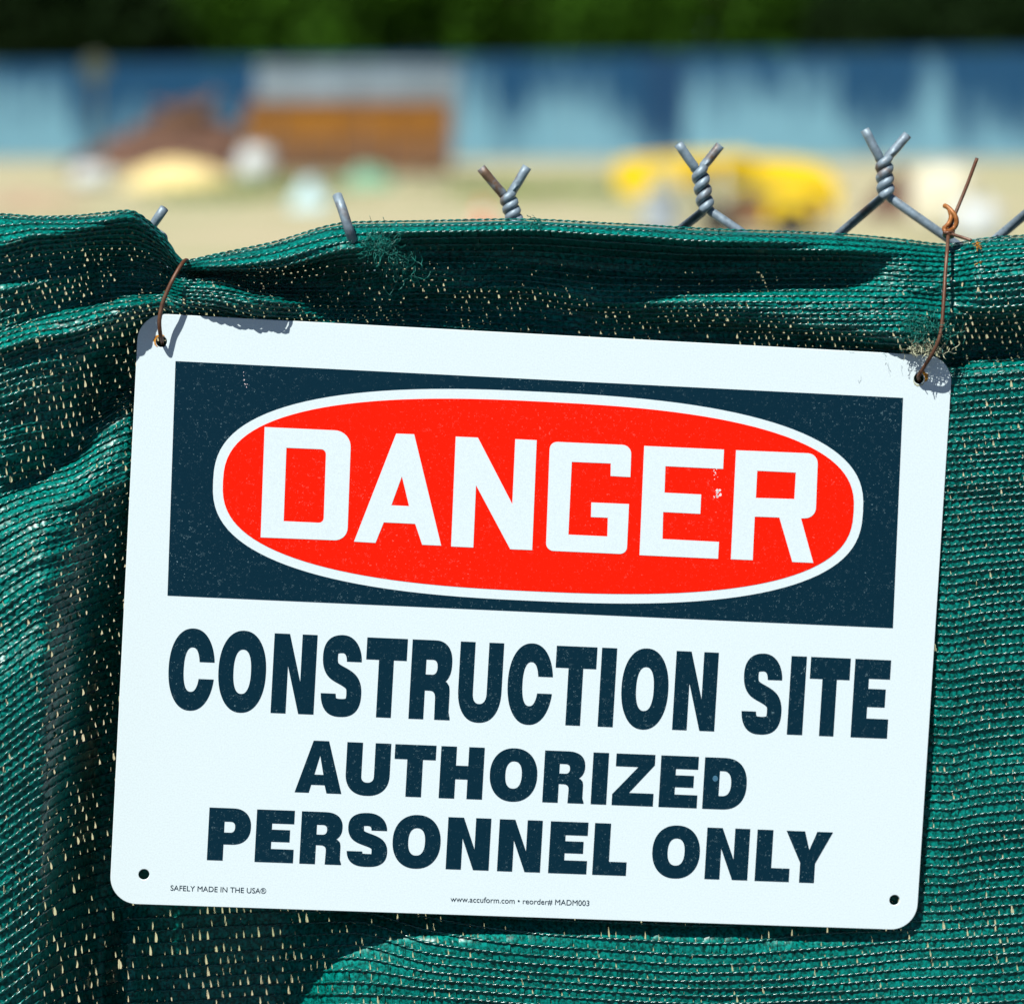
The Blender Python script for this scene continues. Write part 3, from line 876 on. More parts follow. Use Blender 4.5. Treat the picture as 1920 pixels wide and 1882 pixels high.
# ribs: two twisted strands per rib
ribs_V, ribs_Q = [], []
ri = np.arange(0, len(rgrid), SUBR)
nx = len(xgrid); NS = 5
base_ = 0
gg = np.random.default_rng(21)
for q_ in ri:
    Cn, Nn, Bn = G3[q_], NN[q_], BB[q_]
    ph0 = gg.uniform(0, 6.28)
    drift = np.cumsum(gg.normal(0, .05, nx))
    amp = 1 + .25 * np.sin(xgrid * gg.uniform(.02, .05) + gg.uniform(0, 6))
    for s_ in (0, 1):
        phi = ph0 + drift + math.pi * xgrid / PITCHX + s_ * math.pi
        rho = 1.05 * MMP * amp
        ctr = Cn + Nn * (rho * np.cos(phi) + 1.2 * MMP)[:, None] + Bn * (rho * 1.15 * np.sin(phi))[:, None]
        rad = (1.3 + .35 * np.cos(phi)) * MMP
        ring = [ctr + (Nn * math.cos(2 * math.pi * k_ / NS) + Bn * math.sin(2 * math.pi * k_ / NS)) * rad[:, None] for k_ in range(NS)]
        ribs_V.append(np.stack(ring, 1).reshape(-1, 3))
        i_ = np.arange(nx - 1)
        for k_ in range(NS):
            k2_ = (k_ + 1) % NS
            ribs_Q.append(np.stack([i_ * NS + k_, (i_ + 1) * NS + k_, (i_ + 1) * NS + k2_, i_ * NS + k2_], 1) + base_)
        base_ += nx * NS
o = quads_obj('knit_ribs', np.concatenate(ribs_V) - norg, np.concatenate(ribs_Q), M['rib'], net)
tag(o, kind='stuff')

# flat tape yarns running between neighbouring ribs, with see-through slits left between them
def samp(arr, r_, x_):
    fi = np.clip((r_ - R0) * SUBR, 0, len(rgrid) - 1.001); xi = np.clip((x_ - xgrid[0]) / (xgrid[1] - xgrid[0]), 0, nx - 1.001)
    i0 = fi.astype(int); j0 = xi.astype(int); fr = (fi - i0)[..., None]; fx = (xi - j0)[..., None]
    return (arr[i0, j0] * (1 - fr) + arr[i0 + 1, j0] * fr) * (1 - fx) + (arr[i0, j0 + 1] * (1 - fr) + arr[i0 + 1, j0 + 1] * fr) * fx
ncol = int((xgrid[-1] - xgrid[0]) / PITCHX)
nrow = int(R1 - R0)
ci, rj = np.meshgrid(np.arange(ncol), np.arange(nrow))
ci = ci.ravel().astype(float); rj = rj.ravel().astype(float)
nt_ = len(ci)
TV, TQ = [], []
bb = 0
gg = np.random.default_rng(77)
# where the knit is pulled open more slits stay clear
xc_ = xgrid[0] + ci * PITCHX
yc_ = samp(GY[..., None], R0 + rj + .5, xc_)[:, 0]
def blob(x, y, wx, wy): return np.exp(-((xc_ - x) / wx) ** 2 - ((yc_ - y) / wy) ** 2)
op = .16 + .14 * np.sin(ci * .11 + rj * .21 + 1.3) * np.sin(ci * .041 - rj * .13 + .4)
op = op + .75 * blob(120, 560, 260, 80) + .7 * blob(80, 780, 200, 150) + .85 * blob(430, 1800, 260, 150) + .6 * blob(750, 590, 500, 40) + .6 * blob(1850, 640, 150, 40) + .5 * blob(1500, 620, 300, 30) + .2 * blob(200, 1500, 70, 400) + .35 * blob(1500, 1760, 350, 30) + .3 * blob(1890, 800, 60, 120)
op = .68 * op - .6 * blob(1150, 482, 650, 36)
op = np.clip(op, .04, .85)
gap = gg.uniform(0, 1, nt_) < op
for lay in (0, 1):
    slant = (.17 if lay == 0 else -.14) + gg.normal(0, .06, nt_)
    if lay == 0:
        wid = np.clip(.945 + gg.normal(0, .05, nt_), .82, 1.06) * PITCHX
    else:
        wid = np.where(gap, np.clip(gg.normal(.10, .08, nt_), .03, .2), np.clip(gg.normal(.5, .1, nt_), .34, .8)) * PITCHX
    x0 = xgrid[0] + (ci + .5 * lay + .25 + .41 * rj % 1.0 + .12 * np.sin(rj * 2.3)) * PITCHX + gg.normal(0, .7, nt_)
    tilt = gg.normal(0, 1.0, nt_)
    bulge = gg.uniform(.1, .9, nt_)
    NA, NB = 3, 4
    pts = np.zeros((nt_, NB, NA, 3))
    for b_ in range(NB):
        fb = b_ / (NB - 1)
        r_ = R0 + rj + fb
        for a_ in range(NA):
            fa = a_ / (NA - 1) - .5
            wsh = (1.24 - .34 * min(1, fb * 1.5)) if lay == 0 else 1.0
            x_ = x0 + slant * PITCHX * (fb - .5) + fa * wid * wsh
            p_ = samp(G3, r_, x_); n_ = samp(NN, r_, x_)
            off = (-1.6 - 1.5 * lay + (bulge * 2.2) * (1 - 4 * fa * fa) * math.sin(math.pi * fb) + tilt * fa * 3.0 * math.sin(math.pi * fb)) * MMP
            pts[:, b_, a_] = p_ + n_ * off[:, None]
    TV.append(pts.reshape(-1, 3))
    idx = (np.arange(nt_) * NA * NB)[:, None] + bb
    for b_ in range(NB - 1):
        for a_ in range(NA - 1):
            TQ.append(idx + np.array([[b_ * NA + a_, b_ * NA + a_ + 1, (b_ + 1) * NA + a_ + 1, (b_ + 1) * NA + a_]]))
    bb += nt_ * NA * NB
o = quads_obj('tape_weave', np.concatenate(TV) - norg, np.concatenate(TQ), M['tape'], net)
tag(o, kind='stuff')

# the netting goes on to both sides and down to the ground (coarser)
M['net_sheet'] = simple('green_netting', (.003, .13, .105), .4, 0, .4, 300)
def sheet(us, vs, name):
    v_, f_ = [], []
    for v in vs:
        for u in us:
            v_.append(UV(u, v, .012 + .012 * math.sin(u * 17) + .006 * math.sin(v * 23 + u * 9)) - net.location)
    for j in range(len(vs) - 1):
        for i in range(len(us) - 1):
            a = j * len(us) + i; f_.append((a, a + 1, a + 1 + len(us), a + len(us)))
    return mesh_obj(name, v_, f_, M['net_sheet'], net, True)
ul, vt = plane_uv(-350, 450); ur, _ = plane_uv(2270, 440)
_, vb = plane_uv(960, 2130)
lin = lambda a, b, n_: [a + (b - a) * i / n_ for i in range(n_ + 1)]
sheet(lin(-.68, ul, 24), lin(zmin + .03, vt, 90), 'side_sheet')
sheet(lin(ur, .66, 20), lin(zmin + .03, vt + .004, 90), 'side_sheet')
sheet(lin(ul, ur, 60), lin(zmin + .03, vb, 60), 'lower_sheet')

# frayed bits
def fray(cxp, cyp, wx, wy, d0, n_, L, mat, name, seed, rad=.00011):
    g_ = random.Random(seed); mb_ = MB()
    for _ in range(n_):
        x_ = cxp + g_.gauss(0, wx * .45); y_ = cyp + g_.gauss(0, wy * .45)
        a_ = g_.uniform(-1.2, 4.3); p_ = [(x_, y_, d0 + g_.uniform(-2, 2))]
        for _k in range(4):
            a_ += g_.uniform(-.9, .9)
            x_ += math.cos(a_) * L / 4; y_ += math.sin(a_) * L / 4
            p_.append((x_, y_, p_[-1][2] + g_.uniform(-.8, 1.4)))
        mb_.tube([FP(*q_) - net.location for q_ in smooth_path([Vector(q_) for q_ in p_], 3)], rad * g_.uniform(.6, 1.8), 4)
    return tag(mb_.build(name, mat, net, True), kind='stuff')
fray(708, 462, 34, 18, 30, 150, 22, M['fray'], 'frayed_threads', 1)
fray(735, 480, 60, 45, 22, 110, 38, M['fray'], 'frayed_threads', 2)
fray(1742, 618, 50, 22, 34, 170, 24, M['fray'], 'frayed_threads', 3)
fray(1738, 653, 40, 7, 32, 120, 20, M['pale_fray'], 'pale_frayed_tape', 4)
fray(1660, 664, 110, 3, 30, 6, 11, M['fray'], 'frayed_threads', 5, .00005)
fray(1833, 460, 6, 9, 20, 22, 9, M['rust_stain'], 'rust_flakes', 9)
fray(1835, 500, 4, 30, 28, 8, 7, M['rust_stain'], 'rust_flakes', 10)
fray(1000, 416, 14, 5, 27, 26, 14, M['fray'], 'frayed_threads', 6)

# ------------------------------------------------------------------ the sign
sign = bpy.data.objects.new('danger_sign', None)
sign.empty_display_size = .1
link(sign)
# the plate hangs where its four corners were seen
rot = Matrix((S1, S2, NRM)).transposed().to_4x4()
if rot.to_3x3().determinant() < 0:
    raise RuntimeError('handedness')
sign.matrix_world = Matrix.Translation(SC) @ rot
tag(sign, 'white DANGER construction site sign with red oval hung on the green netting', 'sign')

def arc(cx_, cy_, rx__, ry__, a0, a1, n_=10):
    return [(cx_ + rx__ * math.cos(R(a0 + (a1 - a0) * i / n_)), cy_ + ry__ * math.sin(R(a0 + (a1 - a0) * i / n_))) for i in range(n_ + 1)]
def sup(cx_, cy_, rx__, ry__, e, a0, a1, n_=24):
    o_ = []
    for i in range(n_ + 1):
        a_ = R(a0 + (a1 - a0) * i / n_); c_, s_ = math.cos(a_), math.sin(a_)
        o_.append((cx_ + rx__ * math.copysign(abs(c_) ** (2 / e), c_), cy_ + ry__ * math.copysign(abs(s_) ** (2 / e), s_)))
    return o_
def flat(name, loops, z0, thick, mat, bevel=0.0, parent=None):
    """filled outline (with holes) of the given thickness, front face at z0 + thick"""
    cu = bpy.data.curves.new(name, 'CURVE'); cu.dimensions = '2D'; cu.fill_mode = 'BOTH'
    cu.extrude = thick / 2 - bevel; cu.bevel_depth = bevel; cu.bevel_resolution = 2
    for lp in loops:
        sp_ = cu.splines.new('POLY'); sp_.points.add(len(lp) - 1)
        for k_, (x_, y_) in enumerate(lp): sp_.points[k_].co = (x_, y_, 0, 1)
        sp_.use_cyclic_u = True
    tmp = bpy.data.objects.new(name, cu); col.objects.link(tmp)
    dg = bpy.context.evaluated_depsgraph_get()
    me = bpy.data.meshes.new_from_object(tmp.evaluated_get(dg))
    bpy.data.objects.remove(tmp); bpy.data.curves.remove(cu)
    me.name = name
    me.materials.clear(); me.materials.append(mat)
    co = np.zeros(len(me.vertices) * 3, np.float32); me.vertices.foreach_get('co', co)
    co[2::3] += z0 + thick / 2
    me.vertices.foreach_set('co', co); me.update()
    return link(bpy.data.objects.new(name, me), parent or sign)

SW, SH, CR = .1778, .127, .0115
outl = []
for cx_, cy_, a0 in ((SW - CR, SH - CR, 0), (-SW + CR, SH - CR, 90), (-SW + CR, -SH + CR, 180), (SW - CR, -SH + CR, 270)):
    outl += arc(cx_, cy_, CR, CR, a0, a0 + 90, 12)
holes_px = [(303, 641), (1723.5, 710), (1677.5, 1687), (270, 1639)]
holes = [sign_local(*h) for h in holes_px]
hr = .00255
flat('panel', [outl] + [arc(hx, hy, hr, hr, 360, 15, 23) for hx, hy in holes], -.0014, .0014, M['sign_white'], .0002)

def px_loop(pts): return [sign_local(*p_) for p_ in pts]
LAY = .00009
flat('navy_header', [px_loop([(329, 677), (1693, 746), (1674, 1177), (314, 1116)])], 0.00004, LAY, M['sign_navy'])
# oval: extents measured in the plane of the sign
ocx, ocy, orx, ory = -.0003, .05698, .1424, .0454
OV = 2.59
flat('oval_border', [sup(ocx, ocy, orx, ory, OV, 0, 357, 119)], 0.00004 + LAY, LAY, M['sign_white'])
flat('red_oval', [sup(ocx, ocy, orx - .0042, ory - .0042, OV, 0, 357, 119)], 0.00004 + 2 * LAY, LAY, M['sign_red'])

# DANGER: outlines measured letter by letter
def q1(p_): return (p_[0] / 2.5263 + 240, p_[1] / 2.5263 + 660)
def q2(p_): return (p_[0] / 2.3415 + 960, p_[1] / 2.3415 + 700)
def rnd(pts, radii):
    """round the listed corners of a polygon"""
    out = []; n_ = len(pts)
    for i in range(n_):
        p_ = Vector(pts[i]); rr = radii.get(i, 0)
        if not rr: out.append(tuple(p_)); continue
        a_ = (Vector(pts[i - 1]) - p_).normalized(); c_ = (Vector(pts[(i + 1) % n_]) - p_).normalized()
        s_, e_ = p_ + a_ * rr, p_ + c_ * rr
        for k_ in range(9):
            t_ = k_ / 8
            w_ = .75
            den_ = (1 - t_) ** 2 + 2 * w_ * t_ * (1 - t_) + t_ * t_
            out.append(tuple(((1 - t_) ** 2 * s_ + 2 * w_ * t_ * (1 - t_) * p_ + t_ * t_ * e_) / den_))
    return out
D_ = [[q1(p_) for p_ in rnd([(647, 355), (1057, 374), (1038, 893), (628, 877)], {1: 78, 2: 62})], [q1(p_) for p_ in rnd([(750, 453), (938, 461), (926, 809), (737, 800)], {1: 24, 2: 24})]]
Aa = [[q1(p_) for p_ in [(1270, 386), (1355, 389), (1483, 916), (1393, 912), (1360, 813), (1211, 806), (1172, 903), (1070, 897)]], [q1(p_) for p_ in [(1297, 588), (1331, 729), (1247, 725)]]]
Nn_ = [[q1(p_) for p_ in [(1552, 400), (1657, 405), (1820, 720), (1834, 412)]] + [(1006.1, 825.1), (997.6, 1031)] + [q1(p_) for p_ in [(1810, 933), (1648, 630), (1635, 925), (1530, 920)]]]
Gg = [[q2(p_) for p_ in rnd([(166, 299), (524, 315), (519, 455), (432, 450), (433, 395), (262, 388), (247, 707), (418, 715), (420, 633), (346, 630), (348, 566), (513, 573), (503, 793), (148, 777)], {0: 34, 1: 40, 12: 32, 13: 34})]]
Ee = [[q2(p_) for p_ in [(580, 318), (930, 334), (926, 419), (673, 407), (669, 523), (830, 531), (826, 616), (663, 608), (660, 726), (908, 739), (904, 813), (559, 797)]]]
Rr = [[q2(p_) for p_ in rnd([(983, 337), (1343, 352), (1332, 634), (1268, 636), (1322, 831), (1230, 827), (1173, 632), (1065, 628), (1056, 819), (960, 815)], {1: 45, 2: 45})], [q2(p_) for p_ in [(1076, 427), (1245, 435), (1239, 551), (1070, 546)]]]
for lp in (D_, Aa, Nn_, Gg, Ee, Rr):
    flat('letter', [px_loop(x_) for x_ in lp], 0.00004 + 3 * LAY, LAY, M['sign_white'])

# heavy grotesque capitals in a unit box: a = stem / width, b = bar / height
def bez(p0, p1, p2, p3, n_=12):
    return [tuple(((1 - t) ** 3 * Vector(p0) + 3 * (1 - t) ** 2 * t * Vector(p1) + 3 * (1 - t) * t * t * Vector(p2) + t ** 3 * Vector(p3))) for t in [i / n_ for i in range(n_)]]
def glyph(ch, a, b):
    OVS = .015
    if ch == 'O':
        return [sup(.5, .5, .5, .5 + OVS, 2.2, 0, 354, 59), sup(.5, .5, .5 - a, .5 + OVS - b, 2.35, 354, 0, 59)]
    if ch == 'C':
        def part(rx__, ry__, e, yu, yl):
            pts_ = sup(.5, .5, rx__, ry__, e, 0, 360, 160)
            keep_ = [p_ for p_ in pts_ if not (p_[0] > .5 and yl < p_[1] < yu)]
            k0 = next(i for i, p_ in enumerate(pts_) if p_[0] > .5 and p_[1] >= yu)
            ordered = [pts_[(k0 + i) % 160] for i in range(160)]
            ordered = [p_ for p_ in ordered if not (p_[0] > .5 and yl < p_[1] < yu)]
            return ordered
        out_ = part(.5, .5 + OVS, 2.2, .60, .385); in_ = part(.5 - a, .5 + OVS - b, 2.35, .60, .385)
        out_[0] = (out_[0][0], .60); out_[-1] = (out_[-1][0], .385); in_[0] = (in_[0][0], .60); in_[-1] = (in_[-1][0], .385)
        return [out_ + list(reversed(in_))]
    if ch == 'S':
        A2, B2 = a / 2, b / 2
        xr, xl = 1 - A2 - .01, A2 + .01
        c_ = bez((xr - .02, .685), (xr - .02, .80), (.68, 1 + OVS - B2), (.49, 1 + OVS - B2)) + bez((.49, 1 + OVS - B2), (.27, 1 + OVS - B2), (xl, .86), (xl, .735)) \
            + bez((xl, .735), (xl, .58), (.30, .555), (.5, .505)) + bez((.5, .505), (.74, .445), (xr + .01, .41), (xr + .01, .275)) \
            + bez((xr + .01, .275), (xr + .01, .13), (.72, B2 - OVS), (.5, B2 - OVS)) + bez((.5, B2 - OVS), (.27, B2 - OVS), (xl - .01, .14), (xl - .01, .315))
        L_, R_ = [], []
        for i in range(len(c_)):
            p_ = c_[max(i - 1, 0)]; q_ = c_[min(i + 1, len(c_) - 1)]
            tx_, ty_ = q_[0] - p_[0], q_[1] - p_[1]
            if i == 0 or i >= len(c_) - 1: tx_, ty_ = 0, 1
            nx_, ny_ = -ty_, tx_
            # elliptical pen
            den_ = math.sqrt((A2 * nx_) ** 2 + (B2 * ny_) ** 2) + 1e-9
            ox, oy = A2 * A2 * nx_ / den_, B2 * B2 * ny_ / den_
            L_.append((c_[i][0] + ox, c_[i][1] + oy)); R_.append((c_[i][0] - ox, c_[i][1] - oy))
        def unfold(pts_):
            o_ = [pts_[0]]
            for i in range(1, len(pts_)):
                p_ = c_[max(i - 1, 0)]; q_ = c_[min(i + 1, len(c_) - 1)]
                if (pts_[i][0] - o_[-1][0]) * (q_[0] - p_[0]) + (pts_[i][1] - o_[-1][1]) * (q_[1] - p_[1]) > 1e-6: o_.append(pts_[i])
            return o_
        return [unfold(L_) + list(reversed(unfold(R_)))]
    if ch == 'U':
        return [[(0, 1), (a, 1), (a, .36)] + sup(.5, .36, .5 - a, .36 + OVS - b, 2.3, 180, 360, 20)[1:-1] + [(1 - a, .36), (1 - a, 1), (1, 1), (1, .40)] + sup(.5, .40, .5, .40 + OVS, 2.3, 360, 180, 28)[1:-1] + [(0, .40)]]
    if ch == 'N':
        return [[(0, 0), (0, 1), (a + .01, 1), (1 - a, .40), (1 - a, 1), (1, 1), (1, 0), (1 - a - .01, 0), (a, .60), (a, 0)]]
    if ch == 'I':
        return [[(0, 0), (0, 1), (1, 1), (1, 0)]]
    if ch == 'T':
        bt = b + .015
        return [[(0, 1), (1, 1), (1, 1 - bt), (.5 + a / 2, 1 - bt), (.5 + a / 2, 0), (.5 - a / 2, 0), (.5 - a / 2, 1 - bt), (0, 1 - bt)]]
    if ch == 'H':
        return [[(0, 0), (0, 1), (a, 1), (a, .635), (1 - a, .635), (1 - a, 1), (1, 1), (1, 0), (1 - a, 0), (1 - a, .375), (a, .375), (a, 0)]]
    if ch == 'E':
        return [[(0, 0), (0, 1), (1, 1), (1, 1 - b), (a, 1 - b), (a, .625), (.90, .625), (.90, .395), (a, .395), (a, b), (1.02, b), (1.02, 0)]]
    if ch == 'L':
        return [[(0, 0), (0, 1), (a * 1.12, 1), (a * 1.12, b), (1, b), (1, 0)]]
    if ch == 'Z':
        return [[(0, 0), (0, .21), (.60, 1 - b), (.05, 1 - b), (.05, 1), (.99, 1), (.99, .80), (.40, b), (1, b), (1, 0)]]
    if ch == 'D':
        return [[(0, 0), (0, 1), (.45, 1)] + sup(.45, .5, .55, .5, 2.35, 90, -90, 30)[1:-1] + [(.45, 0)],
                [(a, b)] + [(.44, b)] + sup(.44, .5, .56 - a, .5 - b, 2.4, -90, 90, 24)[1:-1] + [(.44, 1 - b), (a, 1 - b)]]
    if ch == 'P':
        c_ = .655
        return [[(0, 0), (0, 1), (.56, 1)] + sup(.56, c_, .44, 1 - c_, 2.3, 90, -90, 26)[1:-1] + [(.56, 2 * c_ - 1), (a, 2 * c_ - 1), (a, 0)],
                [(a, .535), (.52, .535)] + sup(.52, .64, .48 - a, .105, 2.3, -90, 90, 16)[1:-1] + [(.52, .745), (a, .745)]]
    if ch == 'R':
        c_ = .715
        leg = [(.93, .46)] + bez((.93, .46), (.97, .40), (.965, .34), (.965, .28), 6)[1:] + [(.965, .10), (1.0, .025), (1.0, 0), (.965 - a + .02, 0)]
        inn = [(.62, .25)] + bez((.62, .25), (.62, .33), (.58, .365), (.47, .365), 8)[1:]
        return [[(0, 0), (0, 1), (.55, 1)] + sup(.55, c_, .44, 1 - c_, 2.4, 90, -52, 24)[1:] + [(.83, .487), (.89, .475)] + leg[1:] + inn + [(a, .365), (a, 0)],
                [(a, .565), (.52, .565)] + sup(.52, .66, .48 - a, .095, 2.3, -90, 90, 16)[1:-1] + [(.52, .755), (a, .755)]]
    if ch == 'A':
        return [[(0, 0), (.35, 1), (.68, 1), (1, 0), (.68, 0), (.63, .155), (.345, .155), (.30, 0)], [(.40, .35), (.595, .35), (.505, .72)]]
    if ch == 'Y':
        return [[(0, 1), (.40, 1), (.515, .64), (.665, 1), (1, 1), (.655, .38), (.655, 0), (.335, 0), (.335, .38)]]
def c3(x_, y_): return (x_ / 2.66667 + 280, y_ / 2.66667 + 1150)
def c4(x_, y_): return (x_ / 2.4 + 960, y_ / 2.4 + 1180)
def line(top_pts, base_pts, letters, amul=1.0):
    (tx0, ty0), (tx1, ty1) = [sign_local(*p_) for p_ in top_pts]
    (bx0, by0), (bx1, by1) = [sign_local(*p_) for p_ in base_pts]
    for ch, lf, rt, stem, bar in letters:
        x0 = sign_local(*lf)[0]; x1 = sign_local(*rt)[0]; w_ = x1 - x0; xc = (x0 + x1) / 2
        yt = ty0 + (ty1 - ty0) * (xc - tx0) / (tx1 - tx0); yb = by0 + (by1 - by0) * (xc - bx0) / (bx1 - bx0)
        loops = glyph(ch, stem / w_ if ch != 'I' else 1, bar)
        flat('letter', [[(x0 + gx_ * w_, yb + gy_ * (yt - yb)) for gx_, gy_ in lp] for lp in loops], 0.00004, LAY, M['sign_navy'])
st1 = .00645
line([c3(625, 98), c4(1702, 138)], [c3(608, 495), c4(1690, 490)], [
    ('C', c3(96, 280), c3(326, 280), st1, .235), ('O', c3(345, 290), c3(583, 290), st1, .235), ('N', c3(616, 300), c3(831, 300), st1, .2), ('S', c3(861, 312), c3(1064, 312), st1, .225),
    ('T', c3(1087, 175), c3(1290, 175), st1, .26), ('R', c3(1306, 325), c3(1512, 325), st1, .23), ('U', c3(1546, 345), c3(1763, 345), st1, .235), ('C', c3(1791, 360), c4(183, 250), st1, .235),
    ('T', c4(199, 120), c4(382, 120), st1, .26), ('I', c4(395, 260), c4(463, 260), st1, .2), ('O', c4(492, 270), c4(703, 270), st1, .235), ('N', c4(730, 280), c4(920, 280), st1, .2),
    ('S', c4(1037, 290), c4(1217, 290), st1, .225), ('I', c4(1247, 297), c4(1316, 297), st1, .2), ('T', c4(1343, 170), c4(1522, 170), st1, .26), ('E', c4(1534, 310), c4(1695, 310), st1 * 1.02, .245)])
st2 = .0068
line([c3(817, 634), c4(868, 573)], [c3(726, 891), c4(828, 803)], [
    ('A', c3(726, 895), c3(960, 895), st2, .2), ('U', c3(983, 775), c3(1203, 775), st2, .25), ('T', c3(1228, 690), c3(1434, 690), st2, .265), ('H', c3(1453, 795), c3(1670, 795), st2, .2), ('O', c3(1702, 805), c4(113, 660), st2, .25),
    ('R', c4(142, 665), c4(328, 665), st2, .25), ('I', c4(360, 670), c4(430, 670), st2, .2), ('Z', c4(454, 680), c4(640, 680), st2, .245), ('E', c4(665, 685), c4(834, 685), st2, .25), ('D', c4(862, 690), c4(1056, 690), st2 * 1.02, .255)])
line([c3(300, 968), c4(1444, 912)], [c3(288, 1230), c4(1360, 1139)], [
    ('P', c3(294, 1100), c3(506, 1100), st2, .25), ('E', c3(532, 1110), c3(721, 1110), st2, .255), ('R', c3(756, 1120), c3(965, 1120), st2, .25), ('S', c3(989, 1130), c3(1192, 1130), st2, .245), ('O', c3(1216, 1140), c3(1456, 1140), st2, .25),
    ('N', c3(1488, 1150), c3(1703, 1150), st2 * .98, .2), ('N', c3(1745, 1158), c4(132, 975), st2 * .98, .2), ('E', c4(168, 985), c4(337, 985), st2, .255), ('L', c4(367, 985), c4(519, 985), st2 * .93, .26),
    ('O', c4(631, 1000), c4(845, 1000), st2, .25), ('N', c4(872, 1010), c4(1065, 1010), st2 * .98, .2), ('L', c4(1098, 1015), c4(1252, 1015), st2 * .93, .26), ('Y', c4(1235, 910), c4(1444, 912), st2, .2)])

def small_text(body, left, right):
    cu = bpy.data.curves.new('fine_print', 'FONT'); cu.body = body; cu.size = 1.0; cu.fill_mode = 'FRONT'; cu.offset = 0.0
    tmp = bpy.data.objects.new('fine_print', cu); col.objects.link(tmp)
    dg = bpy.context.evaluated_depsgraph_get()
    me = bpy.data.meshes.new_from_object(tmp.evaluated_get(dg))
    bpy.data.objects.remove(tmp)
    co = np.zeros(len(me.vertices) * 3, np.float32); me.vertices.foreach_get('co', co); co = co.reshape(-1, 3)
    (x0, y0), (x1, y1) = sign_local(*left), sign_local(*right)
    s_ = (x1 - x0) / (co[:, 0].max() - co[:, 0].min())
    ang = math.atan2(y1 - y0, x1 - x0)
    X_ = (co[:, 0] - co[:, 0].min()) * s_; Y_ = co[:, 1] * s_ * 1.0
    co[:, 0] = x0 + X_ * math.cos(ang) - Y_ * math.sin(ang); co[:, 1] = y0 + X_ * math.sin(ang) + Y_ * math.cos(ang); co[:, 2] = .00012
    me.vertices.foreach_set('co', co.ravel()); me.materials.clear(); me.materials.append(M['sign_navy']); me.update()
    o_ = bpy.data.objects.new('fine_print', me)
    return link(o_, sign)
small_text('SAFELY MADE IN THE USA\u00ae', (319.4, 1668.6), (498.6, 1674.5))
small_text('www.accuform.com \u2022 reorder# MADM003', (844.4, 1689.5), (1104.6, 1697.5))

# rust that ran around the upper holes, and a scuff on the red
def blot(cx_, cy_, r0, r1, a0, a1, seed, mat, z=.00008, name='rust_stain'):
    g_ = random.Random(seed); n_ = 18; o_, i_ = [], []
    for k_ in range(n_ + 1):
        a_ = R(a0 + (a1 - a0) * k_ / n_); w_ = math.sin(math.pi * k_ / n_) ** .6
        o_.append((cx_ + (r0 + (r1 - r0) * w_ * g_.uniform(.6, 1.1)) * math.cos(a_), cy_ + (r0 + (r1 - r0) * w_ * g_.uniform(.6, 1.1)) * math.sin(a_)))
        i_.append((cx_ + r0 * math.cos(a_), cy_ + r0 * math.sin(a_)))
    return flat(name, [o_ + list(reversed(i_))], z, .00003, mat)
blot(*holes[0], hr, hr * 1.45, 60, 240, 1, M['rust_stain'])
blot(*holes[1], hr, hr * 1.75, -30, 110, 2, M['rust_stain'])
blot(*holes[1], hr, hr * 1.35, 190, 330, 3, M['pale_fray'])
g_ = random.Random(4)
for cxp, cyp, n_, sp_x, sp_y in ((1343, 926, 16, 5, 8), (1341, 885, 12, 3, 10), (457, 705, 3, 2, 5), (461, 722, 4, 2, 5)):
    for _ in range(n_):
        x_, y_ = cxp + g_.gauss(0, sp_x * .6), cyp + g_.gauss(0, sp_y * .6)
        rr = g_.uniform(.6, 3.2 if cyp > 900 else 1.4)
        lp = [sign_local(x_ + rr * g_.uniform(.4, 1.2) * math.cos(a_), y_ + 1.3 * rr * g_.uniform(.4, 1.2) * math.sin(a_)) for a_ in [k_ * .785 for k_ in range(8)]]
        flat('scuff', [lp], 0.00004 + (3.2 if cyp > 800 else 1.2) * LAY, .00002, M['chip'])
lp = sign_local(1341, 1459)
flat('dent', [sup(lp[0], lp[1], .0012, .0013, 2, 0, 345, 23)], .00004 + LAY, .00002, simple('pale_blue_scuff', (.05, .16, .25), .5, 0, .3, 3000))

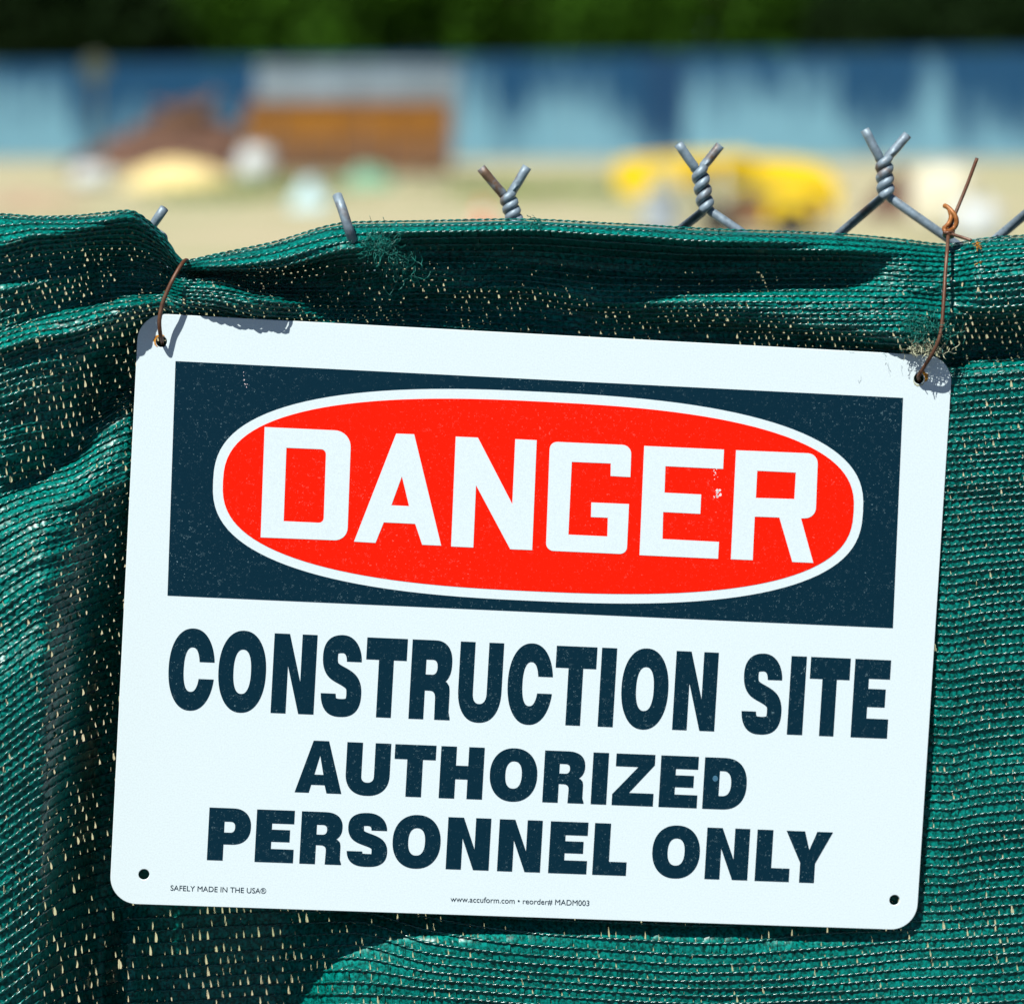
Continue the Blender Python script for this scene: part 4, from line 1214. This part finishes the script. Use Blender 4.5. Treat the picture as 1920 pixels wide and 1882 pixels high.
# ------------------------------------------------------------------ tie wires
def tie(name, pts, rad, mat, parent=None, taper=None):
    P_ = smooth_path([FP(*p_) for p_ in pts], 8)
    org = parent.location if parent else P_[0]
    v_, f_ = tube_geo([p_ - org for p_ in P_], rad, 10)
    return mesh_obj(name, v_, f_, mat, parent, True)
tl_ = empty('tie_wire', FP(303, 641, 26))
tag(tl_, 'brown rusty tie wire from the gathered netting fold to the sign corner hole', 'wire', 'rusty wires holding the sign')
tie('strand', [(306, 648, 16), (304, 643, 22), (303, 637, 27.5), (300, 622, 31.5), (299, 600, 33), (304, 572, 33.5), (315, 543, 34), (329, 515, 33), (342, 494, 29), (349, 488, 24), (352, 492, 14), (350, 502, 6), (344, 512, -2)], .00088, M['rust_wire'], tl_)
tr_ = empty('tie_wire', FP(1723, 710, 26))
tag(tr_, 'long rusty tie wire with a bent hook and a straight tail standing above the netting', 'wire', 'rusty wires holding the sign')
tie('strand', [(1727, 718, 14), (1724, 713, 22), (1722, 706, 28), (1732, 689, 31), (1752, 656, 36), (1764, 622, 37), (1769, 570, 35), (1772, 520, 31), (1775, 480, 27), (1777, 455, 20), (1778, 436, 12), (1782, 426, 9), (1790, 404, 6), (1812, 350, 4), (1832, 297, 3)], .00082, M['rust_wire'], tr_)
tie('hook', [(1771, 386, 6), (1777, 389, 8), (1786, 398, 10), (1792.5, 409, 11), (1793, 420, 11), (1787, 429, 11), (1778, 434, 13), (1771, 431, 10), (1771, 427, 6)], .0011, M['rust_bright'], tr_)
tie('hook', [(1780, 393, 9), (1783, 407, 10), (1779, 419, 12), (1772, 427, 12), (1772, 433, 14), (1784, 437, 13), (1786, 433, 8), (1774, 432, 6)], .0010, M['rust_bright'], tr_)
tie('wrap', [(1788, 441, 6), (1784, 436, 14), (1774, 437, 15), (1770, 441, 10), (1776, 446, 4), (1786, 444, 8), (1782, 441, 15), (1770, 435, 14), (1790, 441, 15), (1806, 446, 16), (1821, 451, 18)], .00075, M['rust_wire'], tr_)
